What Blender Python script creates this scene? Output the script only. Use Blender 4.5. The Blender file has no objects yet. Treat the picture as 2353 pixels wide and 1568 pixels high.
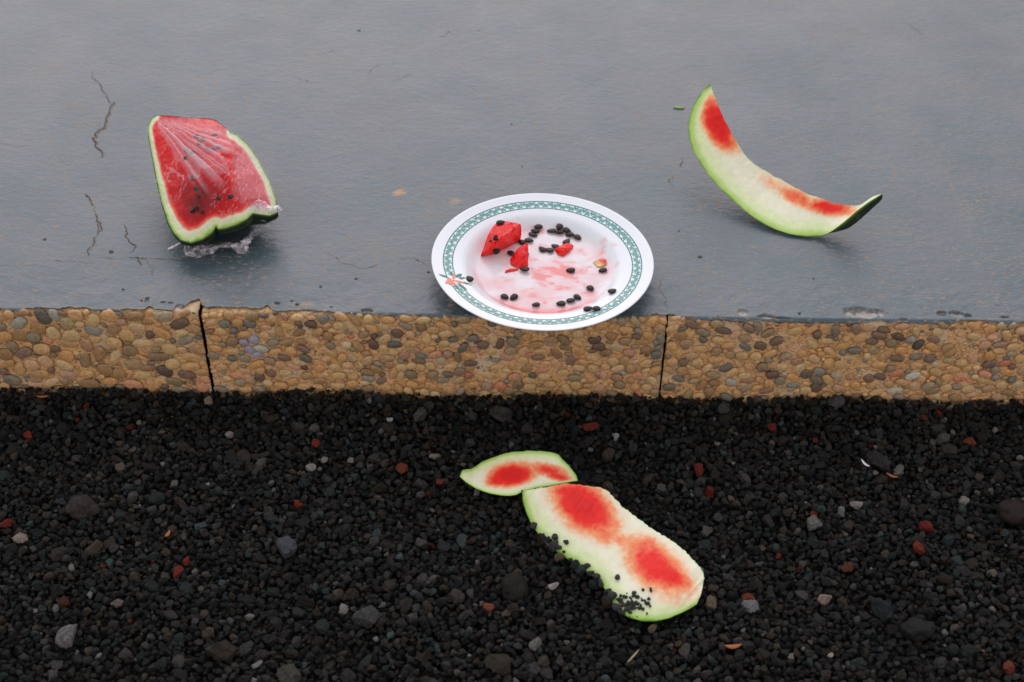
import bpy, bmesh, math, random
import numpy as np
from mathutils import Vector, Matrix
from mathutils.geometry import delaunay_2d_cdt

random.seed(7)
rng = np.random.default_rng(11)
SC = bpy.context.scene
COL = SC.collection

# ------------------------------------------------------------------ camera
VW, VH = 2353.0, 1568.0
FPX = 50 / 36 * VW
PITCH, ROLL = math.radians(41.3), math.radians(0.7)
D_ = np.array([0, math.cos(PITCH), -math.sin(PITCH)])
U_ = np.array([0, math.sin(PITCH), math.cos(PITCH)])
R_ = math.cos(ROLL) * np.array([1, 0, 0.]) + math.sin(ROLL) * U_
UP = math.cos(ROLL) * U_ - math.sin(ROLL) * np.array([1, 0, 0.])
EYE = np.array([0, 0, -0.034]) - D_ * 1.5
cam = bpy.data.cameras.new('camera')
cam.lens = 50; cam.sensor_width = 36; cam.clip_start = 0.05; cam.clip_end = 200
cam.dof.use_dof = True; cam.dof.focus_distance = 1.52; cam.dof.aperture_fstop = 7.1
co = bpy.data.objects.new('camera', cam); COL.objects.link(co)
m3 = Matrix((R_, UP, -D_)).transposed()
co.matrix_world = Matrix.Translation(EYE) @ m3.to_4x4()
SC.camera = co

# ------------------------------------------------------------------ sky, light, exposure
SUN_EL, SUN_AZ = math.radians(40), math.radians(6)     # beyond the slab, a little to the left, spread wide by cloud
world = bpy.data.worlds.new('World'); SC.world = world; world.use_nodes = True
wn = world.node_tree.nodes; wl = world.node_tree.links; wn.clear()
sky = wn.new('ShaderNodeTexSky'); sky.sky_type = 'NISHITA'; sky.sun_disc = False
sky.sun_elevation = SUN_EL; sky.sun_rotation = -SUN_AZ
sky.dust_density = 0.0; sky.air_density = 6.0; sky.ozone_density = 5.0
hs = wn.new('ShaderNodeHueSaturation'); hs.inputs['Saturation'].default_value = 0.28
bg = wn.new('ShaderNodeBackground'); bg.inputs['Strength'].default_value = 0.15
wo = wn.new('ShaderNodeOutputWorld')
tn = wn.new('ShaderNodeMix'); tn.data_type = 'RGBA'; tn.blend_type = 'MULTIPLY'; tn.inputs[0].default_value = 1.0
tn.inputs[7].default_value = (1.0, 0.965, 1.11, 1)       # cloud light is a little cool
wl.new(sky.outputs[0], hs.inputs['Color']); wl.new(hs.outputs[0], tn.inputs[6]); wl.new(tn.outputs[2], bg.inputs[0]); wl.new(bg.outputs[0], wo.inputs[0])
sun = bpy.data.lights.new('sun', 'SUN'); sun.energy = 0.6; sun.angle = math.radians(54); sun.color = (1, 0.88, 0.93)
so = bpy.data.objects.new('sun', sun); COL.objects.link(so)
sd = Vector((-math.sin(SUN_AZ) * math.cos(SUN_EL), math.cos(SUN_AZ) * math.cos(SUN_EL), math.sin(SUN_EL)))
so.rotation_euler = sd.to_track_quat('Z', 'Y').to_euler()
SC.view_settings.view_transform = 'Standard'; SC.view_settings.look = 'None'
SC.view_settings.exposure = 0.42; SC.view_settings.gamma = 1.0
SC.view_settings.use_curve_mapping = False
SC.cycles.max_bounces = 6; SC.cycles.transparent_max_bounces = 16

# ------------------------------------------------------------------ helpers
def ray(x, y):
    v = D_ * FPX + R_ * (x - VW / 2) - UP * (y - VH / 2)
    return v / np.linalg.norm(v)
def onz(x, y, z):
    v = ray(x, y); return EYE + v * ((z - EYE[2]) / v[2])
def ony(x, y, yy=0.0):
    v = ray(x, y); return EYE + v * ((yy - EYE[1]) / v[1])
def lin(r, g, b, k=1.0):
    f = lambda c: (c / 255 / 12.92 if c / 255 <= 0.04045 else ((c / 255 + 0.055) / 1.055) ** 2.4)
    return (f(r) * k, f(g) * k, f(b) * k, 1.0)

def _h(ix, iy, iz, seed):
    n = (ix.astype(np.int64) * 374761393 + iy.astype(np.int64) * 668265263 + iz.astype(np.int64) * 2147483647 + seed * 974711) & 0x7fffffff
    n = (n ^ (n >> 13)) * 1274126177 & 0x7fffffff
    n = (n ^ (n >> 16)) * 2246822519 & 0x7fffffff
    return ((n ^ (n >> 15)) & 0xffff) / 65535.0
_ROT = {}
def vnoise(P, scale, seed=0):
    if seed not in _ROT:
        q, _ = np.linalg.qr(np.random.default_rng(seed + 991).normal(size=(3, 3))); _ROT[seed] = q
    P = (np.asarray(P, float) @ _ROT[seed]) * scale + 1000.0
    i = np.floor(P).astype(np.int64); f = P - i; f = f * f * (3 - 2 * f)
    out = 0
    for dx in (0, 1):
        for dy in (0, 1):
            for dz in (0, 1):
                w = (f[:, 0] if dx else 1 - f[:, 0]) * (f[:, 1] if dy else 1 - f[:, 1]) * (f[:, 2] if dz else 1 - f[:, 2])
                out = out + w * _h(i[:, 0] + dx, i[:, 1] + dy, i[:, 2] + dz, seed)
    return out
def fbm(P, scale, octv=4, seed=0):
    s, a, t = 0, 0.5, 0
    for o in range(octv):
        s = s + a * vnoise(P, scale * 2 ** o, seed + o * 17); t += a; a *= 0.5
    return s / t
def sstep(a, b, x):
    t = np.clip((x - a) / (b - a), 0, 1); return t * t * (3 - 2 * t)

def mk_mesh(name, V, F, mats=(), smooth=True, colors=None, floats=None, mat_idx=None):
    me = bpy.data.meshes.new(name)
    me.from_pydata([tuple(v) for v in V], [], [tuple(f) for f in F])
    for m in mats: me.materials.append(m)
    if smooth: me.polygons.foreach_set('use_smooth', [True] * len(me.polygons))
    if mat_idx is not None: me.polygons.foreach_set('material_index', list(mat_idx))
    if colors is not None:
        a = me.attributes.new('Col', 'FLOAT_COLOR', 'POINT')
        c = np.ones((len(V), 4)); c[:, :3] = np.asarray(colors)[:, :3]
        a.data.foreach_set('color', c.ravel())
    for k, v in (floats or {}).items():
        a = me.attributes.new(k, 'FLOAT', 'POINT'); a.data.foreach_set('value', np.asarray(v, float))
    me.update()
    return me
def link(name, data, parent=None, loc=(0, 0, 0), rot=(0, 0, 0), scale=(1, 1, 1)):
    o = bpy.data.objects.new(name, data); COL.objects.link(o)
    if parent: o.parent = parent
    o.location = loc; o.rotation_euler = rot; o.scale = scale
    return o
def tag(o, label=None, cat=None, group=None, kind=None):
    if label: o['label'] = label
    if cat: o['category'] = cat
    if group: o['group'] = group
    if kind: o['kind'] = kind
    return o
def thing(name, label, cat, loc, group=None):
    return tag(link(name, None, loc=loc), label, cat, group)
def grid_faces(nr, nc, wrap=False):
    F = []
    for r in range(nr - 1):
        for c in range(nc if wrap else nc - 1):
            a = r * nc + c; b = r * nc + (c + 1) % nc
            F.append((a, b, b + nc, a + nc))
    return F
def ico(sub):
    bm = bmesh.new(); bmesh.ops.create_icosphere(bm, subdivisions=sub, radius=1)
    V = np.array([v.co[:] for v in bm.verts]); F = [tuple(v.index for v in f.verts) for f in bm.faces]
    bm.free(); return V, F
def resample(P, n):
    P = np.asarray(P, float); d = np.r_[0, np.cumsum(np.linalg.norm(np.diff(P, axis=0), axis=1))]
    t = np.linspace(0, d[-1], n)
    return np.stack([np.interp(t, d, P[:, k]) for k in range(P.shape[1])], 1)
def smooth_line(P, it=2):
    P = np.asarray(P, float).copy()
    for _ in range(it):
        Q = P.copy(); Q[1:-1] = 0.25 * P[:-2] + 0.5 * P[1:-1] + 0.25 * P[2:]; P = Q
    return P

# ------------------------------------------------------------------ materials
class NT:
    def __init__(s, name):
        s.m = bpy.data.materials.new(name); s.m.use_nodes = True
        s.n = s.m.node_tree.nodes; s.l = s.m.node_tree.links
        s.b = s.n['Principled BSDF']; s.out = s.n['Material Output']
    def new(s, t, **k):
        nd = s.n.new(t)
        for a, v in k.items(): setattr(nd, a, v)
        return nd
    def sock(s, v, inp):
        if isinstance(v, bpy.types.NodeSocket): s.l.new(v, inp)
        else: inp.default_value = v
    def coord(s, kind='Object'): return s.new('ShaderNodeTexCoord').outputs[kind]
    def mapping(s, vec, scale=(1, 1, 1), loc=(0, 0, 0)):
        m = s.new('ShaderNodeMapping'); s.l.new(vec, m.inputs[0]); m.inputs['Scale'].default_value = scale; s.sock(loc, m.inputs['Location']); return m.outputs[0]
    def noise(s, vec, scale, detail=4, rough=0.55):
        n = s.new('ShaderNodeTexNoise'); s.l.new(vec, n.inputs['Vector']); n.inputs['Scale'].default_value = scale
        n.inputs['Detail'].default_value = detail; n.inputs['Roughness'].default_value = rough; return n.outputs['Fac']
    def voro(s, vec, scale, feature='F1', out='Distance'):
        n = s.new('ShaderNodeTexVoronoi', feature=feature); s.l.new(vec, n.inputs['Vector']); n.inputs['Scale'].default_value = scale; return n.outputs[out]
    def ramp(s, fac, stops):
        r = s.new('ShaderNodeValToRGB'); s.l.new(fac, r.inputs[0]); e = r.color_ramp.elements
        while len(e) < len(stops): e.new(0.5)
        for q, (p, c) in zip(e, stops):
            q.position = p; q.color = c if len(c) == 4 else (*c, 1)
        return r.outputs[0]
    def step(s, fac, a, b):
        r = s.new('ShaderNodeMapRange', interpolation_type='SMOOTHSTEP'); s.l.new(fac, r.inputs[0])
        r.inputs[1].default_value = a; r.inputs[2].default_value = b; return r.outputs[0]
    def math(s, op, a, b=0.0):
        m = s.new('ShaderNodeMath', operation=op); s.sock(a, m.inputs[0]); s.sock(b, m.inputs[1]); return m.outputs[0]
    def mix(s, fac, a, b, mode='MIX'):
        m = s.new('ShaderNodeMix', data_type='RGBA', blend_type=mode)
        s.sock(fac, m.inputs[0]); s.sock(a, m.inputs[6]); s.sock(b, m.inputs[7]); return m.outputs[2]
    def attr(s, name, out='Color', typ='GEOMETRY'):
        a = s.new('ShaderNodeAttribute', attribute_name=name, attribute_type=typ); return a.outputs[out]
    def bump(s, h, strength, dist, normal=None):
        b = s.new('ShaderNodeBump'); s.l.new(h, b.inputs['Height']); b.inputs['Strength'].default_value = strength; b.inputs['Distance'].default_value = dist
        if normal is not None: s.l.new(normal, b.inputs['Normal'])
        return b.outputs[0]
    def set(s, **k):
        for a, v in k.items(): s.sock(v, s.b.inputs[a.replace('_', ' ')])
        return s.m

def mat_paint():
    t = NT('grey_blue_floor_paint'); c = t.coord()
    big = t.step(t.noise(c, 7, 6, .62), .32, .68); mid = t.noise(c, 45, 4)
    base = t.mix(big, (0.030, 0.080, 0.096, 1), (0.076, 0.100, 0.114, 1))
    base = t.mix(t.math('MULTIPLY', mid, 0.3), base, (0.085, 0.10, 0.12, 1))
    st = t.mapping(c, (1, 1.9, 1))
    sp = t.noise(st, 130, 3, 0.6); dens = t.noise(c, 16, 3)
    sc = t.step(t.math('ADD', sp, t.math('MULTIPLY', t.math('SUBTRACT', dens, 0.5), 0.25)), 0.57, 0.66)
    base = t.mix(t.math('MULTIPLY', sc, 0.58), base, (0.36, 0.24, 0.15, 1))
    sp2 = t.noise(t.mapping(c, (1, 2.2, 1), (3, 1, 0)), 60, 4, 0.65)
    sc2 = t.step(sp2, 0.68, 0.76)
    base = t.mix(t.math('MULTIPLY', sc2, 0.55), base, (0.13, 0.10, 0.075, 1))
    base = t.mix(t.attr('wear', 'Fac'), base, t.mix(t.noise(c, 300, 4), (0.26, 0.24, 0.22, 1), (0.46, 0.43, 0.40, 1)))
    base = t.mix(t.attr('rust', 'Fac'), base, (0.40, 0.19, 0.05, 1))
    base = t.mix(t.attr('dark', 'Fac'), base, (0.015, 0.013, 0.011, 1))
    fine = t.noise(st, 230, 3, 0.6); ripple = t.noise(t.mapping(c, (1, 1.6, 1)), 75, 3)
    h = t.math('ADD', t.math('MULTIPLY', fine, 0.35), t.math('MULTIPLY', ripple, 0.75))
    h = t.math('ADD', h, t.math('MULTIPLY', t.noise(c, 20, 3), 0.9))
    nrm = t.bump(h, 0.42, 0.0022)
    rough = t.math('ADD', t.math('ADD', 0.26, t.math('MULTIPLY', t.noise(c, 9, 5, .6), 0.22)), t.math('MULTIPLY', t.math('ADD', sc, t.attr('wear', 'Fac')), 0.25))
    return t.set(Base_Color=base, Roughness=rough, Normal=nrm, IOR=1.6)
def mat_mortar():
    t = NT('sandy_mortar'); c = t.coord()
    base = t.mix(t.noise(c, 60, 5), lin(216, 164, 104), lin(240, 198, 144))
    base = t.mix(t.step(t.noise(c, 420, 3), 0.56, 0.68), base, lin(104, 80, 56))
    sp = t.new('ShaderNodeSeparateXYZ'); t.l.new(c, sp.inputs[0])
    base = t.mix(t.math('MULTIPLY', t.math('MULTIPLY', t.step(sp.outputs[2], -0.012, -0.002), t.step(t.noise(c, 150, 5, .7), 0.36, 0.62)), 0.75), base, lin(128, 104, 78))
    base = t.mix(t.step(t.noise(c, 22, 3), 0.50, 0.66), base, lin(222, 198, 164))
    return t.set(Base_Color=base, Roughness=0.85, Normal=t.bump(t.noise(c, 500, 4, .65), 0.8, 0.002))
def mat_pebble():
    t = NT('river_pebble'); oi = t.new('ShaderNodeObjectInfo'); g = t.coord('Generated')
    off = t.new('ShaderNodeVectorMath', operation='SCALE'); off.inputs[0].default_value = (17, 31, 23); t.l.new(oi.outputs['Random'], off.inputs['Scale'])
    v = t.mapping(g, (1, 1, 1), off.outputs[0])
    n = t.noise(v, 4.5, 6, .72)
    base = t.mix(0.85, oi.outputs['Color'], t.ramp(n, [(0.3, (0.45, 0.45, 0.47)), (0.7, (1.4, 1.34, 1.25))]), 'MULTIPLY')
    base = t.mix(t.math('MULTIPLY', t.step(t.noise(t.mapping(v, (1, 1, 2.5)), 9, 3), 0.58, 0.72), 0.5), base, lin(200, 165, 120))
    return t.set(Base_Color=base, Roughness=0.45, Normal=t.bump(t.noise(v, 14, 4), 0.25, 0.02))
def mat_pebble_mass():
    t = NT('small_pebbles'); c = t.coord()
    return t.set(Base_Color=t.mix(0.7, t.attr('Col'), t.ramp(t.noise(c, 330, 3), [(0.3, (0.6, 0.6, 0.6)), (0.7, (1.25, 1.2, 1.15))]), 'MULTIPLY'), Roughness=0.6)
def mat_stone(src):
    t = NT('lava_gravel_' + src); g = t.coord('Object')
    if src == 'scatter':
        col = t.attr('gcol', 'Color', 'INSTANCER')
    else:
        col = t.new('ShaderNodeObjectInfo').outputs['Color']
    n = t.noise(g, 3.5, 5, .7); v = t.voro(g, 6.5)
    base = t.mix(0.8, col, t.ramp(n, [(0.3, (0.35, 0.35, 0.35)), (0.72, (1.9, 1.86, 1.8))]), 'MULTIPLY')
    pit = t.step(v, 0.04, 0.22)
    base = t.mix(t.math('MULTIPLY', t.math('SUBTRACT', 1.0, pit), 0.6), base, (0.006, 0.006, 0.006, 1))
    h = t.math('ADD', t.math('MULTIPLY', n, 0.7), t.math('MULTIPLY', pit, 0.5))
    return t.set(Base_Color=base, Roughness=t.math('ADD', 0.4, t.math('MULTIPLY', n, 0.5)), Normal=t.bump(h, 1.0, 0.0022 if src == 'scatter' else 0.003), Specular_IOR_Level=0.2)
def mat_ground():
    t = NT('dark_cinder_ground'); c = t.coord()
    v = t.voro(c, 130); col = t.voro(c, 130, out='Color')
    base = t.mix(t.step(v, 0.25, 0.6), t.mix(0.35, (0.022, 0.02, 0.019, 1), col, 'MULTIPLY'), (0.004, 0.004, 0.004, 1))
    return t.set(Base_Color=base, Roughness=0.9, Normal=t.bump(t.math('SUBTRACT', 1.0, v), 1.0, 0.008))
def mat_flesh():
    t = NT('watermelon_flesh'); c = t.coord()
    n = t.noise(c, 160, 5, .65); n2 = t.noise(c, 700, 3, .6)
    base = t.mix(0.5, t.attr('Col'), t.ramp(n, [(0.3, (0.90, 0.88, 0.86)), (0.7, (1.1, 1.1, 1.1))]), 'MULTIPLY')
    m = t.set(Base_Color=base, Roughness=t.math('ADD', 0.28, t.math('MULTIPLY', n, 0.3)), Normal=t.bump(t.math('ADD', n, t.math('MULTIPLY', n2, .5)), 0.25, 0.002), Specular_IOR_Level=0.3)
    t.b.inputs['Subsurface Weight'].default_value = 0.25
    t.b.inputs['Subsurface Radius'].default_value = (0.006, 0.003, 0.002); t.b.inputs['Subsurface Scale'].default_value = 0.5
    return m
def mat_skin():
    t = NT('watermelon_skin'); c = t.coord()
    w = t.noise(t.mapping(c, (1, 1, 1)), 32, 5, .6)
    base = t.ramp(w, [(0.30, lin(9, 20, 10)), (0.58, lin(20, 38, 17)), (0.74, lin(70, 98, 38))])
    base = t.mix(t.attr('lip', 'Fac'), base, lin(122, 168, 52))
    return t.set(Base_Color=base, Roughness=0.42, Normal=t.bump(t.noise(c, 220, 3), 0.15, 0.002))
def mat_film():
    t = NT('cling_film'); c = t.coord(); hz = t.attr('haze', 'Fac')
    t.set(Base_Color=(0.88, 0.83, 0.90, 1), Roughness=0.22, IOR=1.5)
    t.b.inputs['Normal'].default_value = (0, 0, 0)
    nrm = t.bump(t.noise(c, 170, 4, .6), 0.5, 0.004); t.l.new(nrm, t.b.inputs['Normal'])
    tr = t.new('ShaderNodeBsdfTransparent'); gl = t.new('ShaderNodeBsdfGlossy'); gl.inputs['Roughness'].default_value = 0.09
    t.l.new(nrm, gl.inputs['Normal'])
    fr = t.new('ShaderNodeFresnel'); fr.inputs['IOR'].default_value = 1.45; t.l.new(nrm, fr.inputs['Normal'])
    m1 = t.new('ShaderNodeMixShader'); t.l.new(hz, m1.inputs[0]); t.l.new(tr.outputs[0], m1.inputs[1]); t.l.new(t.b.outputs[0], m1.inputs[2])
    m2 = t.new('ShaderNodeMixShader'); t.l.new(t.math('MULTIPLY', fr.outputs[0], 0.26), m2.inputs[0]); t.l.new(m1.outputs[0], m2.inputs[1]); t.l.new(gl.outputs[0], m2.inputs[2])
    t.l.new(m2.outputs[0], t.out.inputs[0]); return t.m
def mat_plate():
    t = NT('white_melamine'); s = t.attr('stain', 'Fac')
    base = t.mix(s, (0.79, 0.84, 0.88, 1), (0.80, 0.22, 0.21, 1))
    return t.set(Base_Color=base, Roughness=0.17, IOR=1.5)
def mat_plain(name, col, rough=0.6, var=0.25, scale=300):
    t = NT(name); c = t.coord(); t.b.inputs['Specular IOR Level'].default_value = 0.25 if name == 'black_seed' else 0.5
    lo = tuple(x * (1 - var) for x in col[:3]) + (1,); hi = tuple(min(1, x * (1 + var)) for x in col[:3]) + (1,)
    n = t.noise(c, scale, 4)
    return t.set(Base_Color=t.mix(n, lo, hi), Roughness=rough, Normal=t.bump(n, 0.15, 0.001))

M_PAINT, M_MORTAR, M_PEB, M_PEBM = mat_paint(), mat_mortar(), mat_pebble(), mat_pebble_mass()
M_GRAV, M_STONE, M_GROUND = mat_stone('scatter'), mat_stone('single'), mat_ground()
M_FLESH, M_SKIN, M_FILM, M_PLATE = mat_flesh(), mat_skin(), mat_film(), mat_plate()
M_WET = M_FLESH.copy(); M_WET.name = 'wet_melon_flesh'
_b = M_WET.node_tree.nodes['Principled BSDF']; _b.inputs['Specular IOR Level'].default_value = 0.4; _b.inputs['Subsurface Weight'].default_value = 0.4
for _l in list(_b.inputs['Roughness'].links): M_WET.node_tree.links.remove(_l)
_b.inputs['Roughness'].default_value = 0.22
M_SEED = mat_plain('black_seed', (0.018, 0.0085, 0.005), 0.36, 0.5, 200)
M_TEAL = mat_plain('teal_print', (0.016, 0.17, 0.15), 0.3, 0.1)
M_TEAL2 = mat_plain('pale_teal_print', (0.10, 0.34, 0.31), 0.3, 0.15)
M_ORANGE = mat_plain('orange_print', (0.82, 0.20, 0.13), 0.3, 0.25, 900)
M_CRACK = mat_plain('crack_dirt', (0.085, 0.068, 0.052), 0.95, 0.5)
M_CRACKL = mat_plain('bare_crack_edge', (0.30, 0.215, 0.15), 0.95, 0.4)
M_STRAW = mat_plain('dry_straw', (0.32, 0.25, 0.15), 0.8)
M_LEAF = mat_plain('dry_orange_leaf', (0.32, 0.10, 0.025), 0.7)
M_GREEN = mat_plain('fresh_green_leaf', (0.20, 0.36, 0.08), 0.6)

# ------------------------------------------------------------------ ground and kerb
GZ = -0.113
g = link('ground', mk_mesh('ground', [(-15, 0.02, GZ - .012), (15, 0.02, GZ - .012), (15, -15, GZ - .012), (-15, -15, GZ - .012)], [(3, 2, 1, 0)], [M_GROUND]))
tag(g, 'black volcanic gravel ground below the kerb', kind='structure')

JX1, JX2 = -0.3255, 0.1617
RAD = 0.0045
EDGE_PX = [(-300, 717), (0, 718), (40, 722), (60, 715), (130, 716), (190, 710), (215, 722), (330, 716), (342, 706), (362, 717), (396, 719), (404, 704), (418, 708), (432, 701), (440, 696), (456, 690),
           (462, 705), (472, 712), (490, 708), (560, 712), (600, 712), (612, 704), (626, 716), (650, 721), (680, 716), (760, 725), (850, 729), (1000, 733), (1176, 736), (1400, 736), (1500, 730), (1532, 728),
           (1540, 727), (1572, 732), (1615, 742), (1700, 746), (1850, 747), (2000, 748), (2353, 749), (2700, 752)]
ex, es = [], []
for x, y in EDGE_PX:
    P = ony(x, y)
    if P[2] > 0: P = onz(x, y, 0); s = -P[1]
    else: s = -P[2]
    ex.append(P[0]); es.append(s)
ex, es = np.array(ex), np.array(es)
es = es - np.where(ex < 0.2, .0035, .0032)
def profile(t, rad=RAD, inset=0.0):
    t = np.asarray(t, float); a = np.clip((t + rad) / (2 * rad), 0, 1) * math.pi / 2
    y = np.where(t < -rad, -t, np.where(t > rad, 0, rad - rad * np.sin(a)))
    z = np.where(t < -rad, 0, np.where(t > rad, -t, -rad + rad * np.cos(a)))
    return y + inset, z - inset
# painted slab: dense near the front edge, plain further back
NCOL, NROW = 1501, 64
xs = np.linspace(-0.75, 0.75, NCOL)
P1 = np.stack([xs, 0 * xs, 0 * xs], 1)
send = np.interp(xs, ex, es) + (fbm(P1, 90, 5, 3) - .5) * 0.009 + (fbm(P1, 420, 3, 4) - .5) * 0.003 + np.clip(fbm(P1, 35, 2, 9) - .62, 0, 1) * -0.03
near = np.minimum(abs(xs - JX1 + .02), 9)
T = -0.07 + (send[None, :] + 0.07) * (np.linspace(0, 1, NROW)[:, None] ** 0.85)
Yp, Zp = profile(T)
Xp = np.repeat(xs[None, :], NROW, 0)
wear = np.zeros_like(T); dark = np.zeros_like(T); sink = np.zeros_like(T); rust = np.zeros_like(T)
PP = np.stack([Xp.ravel(), T.ravel(), 0 * T.ravel()], 1)
nz = ((fbm(PP, 130, 4, 5) - .5) * 2).reshape(T.shape); nf = ((fbm(PP, 420, 3, 6) - .5) * 2).reshape(T.shape)
def st_of(px, py):
    P = ony(px, py)
    if P[2] > -0.002: P = onz(px, py, 0); return P[0], -P[1]
    return P[0], -P[2]
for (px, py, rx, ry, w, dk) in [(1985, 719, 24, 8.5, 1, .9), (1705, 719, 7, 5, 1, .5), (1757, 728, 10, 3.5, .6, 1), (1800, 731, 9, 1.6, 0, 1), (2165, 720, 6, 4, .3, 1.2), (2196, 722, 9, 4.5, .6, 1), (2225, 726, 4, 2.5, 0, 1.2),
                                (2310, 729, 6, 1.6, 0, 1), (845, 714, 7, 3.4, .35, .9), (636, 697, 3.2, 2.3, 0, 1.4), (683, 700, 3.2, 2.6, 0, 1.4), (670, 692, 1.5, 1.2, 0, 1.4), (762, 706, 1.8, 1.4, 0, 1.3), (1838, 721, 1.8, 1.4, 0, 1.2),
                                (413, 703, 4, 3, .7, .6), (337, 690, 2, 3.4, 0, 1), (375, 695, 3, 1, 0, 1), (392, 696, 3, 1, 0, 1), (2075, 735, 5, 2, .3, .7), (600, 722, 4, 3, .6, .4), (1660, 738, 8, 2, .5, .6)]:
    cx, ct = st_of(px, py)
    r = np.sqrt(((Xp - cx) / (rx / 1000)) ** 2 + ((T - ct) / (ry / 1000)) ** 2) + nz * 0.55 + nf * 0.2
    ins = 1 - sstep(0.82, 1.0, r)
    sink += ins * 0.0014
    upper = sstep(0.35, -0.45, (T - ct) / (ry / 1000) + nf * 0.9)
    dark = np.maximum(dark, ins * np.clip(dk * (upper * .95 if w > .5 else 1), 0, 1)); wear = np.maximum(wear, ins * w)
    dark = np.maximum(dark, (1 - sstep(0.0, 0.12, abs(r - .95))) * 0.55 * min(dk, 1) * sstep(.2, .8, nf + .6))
for (px, py, rx, ry, k) in [(690, 700, 17, 5, .4), (625, 716, 8, 4, .4), (470, 690, 7, 3, .3)]:
    cx, ct = st_of(px, py)
    r = np.sqrt(((Xp - cx) / (rx / 1000)) ** 2 + ((T - ct) / (ry / 1000)) ** 2) + nz * 0.7
    rust = np.maximum(rust, (1 - sstep(.5, 1.05, r)) * k)
edge = sstep(0.0035, 0.0, send[None, :] - T)
wear = np.maximum(wear, edge * sstep(-.2, .5, nz) * .7); dark = np.maximum(dark, edge * sstep(.25, .5, nf) * .6)
lump = (fbm(PP, 70, 3, 21).reshape(T.shape) - .5) * 0.0012
a_ = np.clip((T + RAD) / (2 * RAD), 0, 1) * math.pi / 2
Yp = Yp + (sink - lump) * np.sin(a_); Zp = Zp - (sink - lump * sstep(-.065, -.05, T)) * np.cos(a_)
V = np.stack([Xp, Yp, Zp], -1).reshape(-1, 3)
back = np.stack([xs, Yp[-1] + 0.004, Zp[-1] - 0.002], 1)
V = np.vstack([V, back])
F = grid_faces(NROW + 1, NCOL)
F = [f[::-1] for f in F]
W_ = [np.r_[q.ravel(), q[-1]] for q in (wear, dark, rust)]
# the rest of the slab, as a coarse sheet
n0 = len(V)
yb = 0.07
# fine patch behind the strip so that paint stains can sit where they are
gx = np.linspace(-0.75, 0.75, 376); gy = np.linspace(yb, 0.72, 163)
GX, GY = np.meshgrid(gx, gy)
V2 = np.stack([GX.ravel(), GY.ravel(), 0 * GX.ravel()], 1)
ru2 = np.zeros(len(V2))
for (px, py, rx, ry, k) in [(920, 443, 9, 6, .95), (1047, 463, 8, 7, .55), (1590, 247, 8, 3, .2), (505, 560, 9, 4, .35)]:
    P = onz(px, py, 0)
    q = np.sqrt(((V2[:, 0] - P[0]) / (rx / 1000)) ** 2 + ((V2[:, 1] - P[1]) / (ry / 1000)) ** 2) + (fbm(V2, 160, 3, 31) - .5) * 1.6
    ru2 = np.maximum(ru2, (1 - sstep(.35, 1.0, q)) * k)
F2 = [tuple(i + n0 for i in f) for f in grid_faces(163, 376)]
V3 = [(-5, 0.005, 0), (-0.75, 0.005, 0), (-0.75, 0.72, 0), (-5, 0.72, 0), (0.75, 0.005, 0), (5, 0.005, 0), (5, 0.72, 0), (0.75, 0.72, 0), (-5, 12, 0), (5, 12, 0)]
n1 = n0 + len(V2)
F3 = [(n1, n1 + 1, n1 + 2, n1 + 3), (n1 + 4, n1 + 5, n1 + 6, n1 + 7), (n1 + 3, n1 + 2, n1 + 7, n1 + 6, n1 + 9, n1 + 8)]
V = np.vstack([V, V2, np.array(V3)])
z10 = np.zeros(len(V2) + len(V3))
deck = link('painted_floor', mk_mesh('painted_floor', V, F + F2 + F3, [M_PAINT], floats={'wear': np.r_[W_[0], z10], 'dark': np.r_[W_[1], z10], 'rust': np.r_[W_[2], ru2, np.zeros(len(V3))]}))
tag(deck, 'worn grey blue painted concrete floor ending at the pebble kerb', kind='structure')

# cracks in the paint: thin dirt-filled ribbons with a bare rim on one side
def ribbon(pts, wmm, mat, zo, off=0.0, seed=0, breaks=0.0):
    P = np.array([onz(x, y, 0) for x, y in pts]); P = resample(P, max(12, int(len(pts) * 14)))
    n = len(P); jit = (fbm(P, 260, 3, seed) - .5) * 0.006; jit2 = (fbm(P, 70, 2, seed + 3) - .5) * 0.008
    tan = np.gradient(P, axis=0); tan /= np.linalg.norm(tan, axis=1)[:, None] + 1e-9
    nor = np.stack([-tan[:, 1], tan[:, 0], 0 * tan[:, 0]], 1)
    P = P + nor * (jit + jit2 + off)[:, None]
    w = wmm * .52 / 1000 * (0.25 + 1.5 * fbm(P, 150, 3, seed + 5) ** 1.5) * np.sin(np.linspace(0.08, math.pi - .08, n)) ** .4
    if breaks: w = w * (fbm(P, 120, 2, seed + 8) > breaks)
    V = np.vstack([P + nor * w[:, None], P - nor * w[:, None]]); V[:, 2] = zo
    return V, [(i, i + 1, n + i + 1, n + i) for i in range(n - 1) if w[i] + w[i + 1] > 0]
def z00(x, y): return (x * 640 / 2334 * VW / 2560, y * 640 / 2334 * VW / 2560)
def z01(x, y): return ((640 + x * 640 / 2334) * VW / 2560, y * 640 / 2334 * VW / 2560)
def z10_(x, y): return (x * 640 / 2334 * VW / 2560, (430 + y * 640 / 2334) * VW / 2560)
def z11(x, y): return ((640 + x * 460 / 1949) * VW / 2560, (430 + y * 460 / 1949) * VW / 2560)
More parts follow.
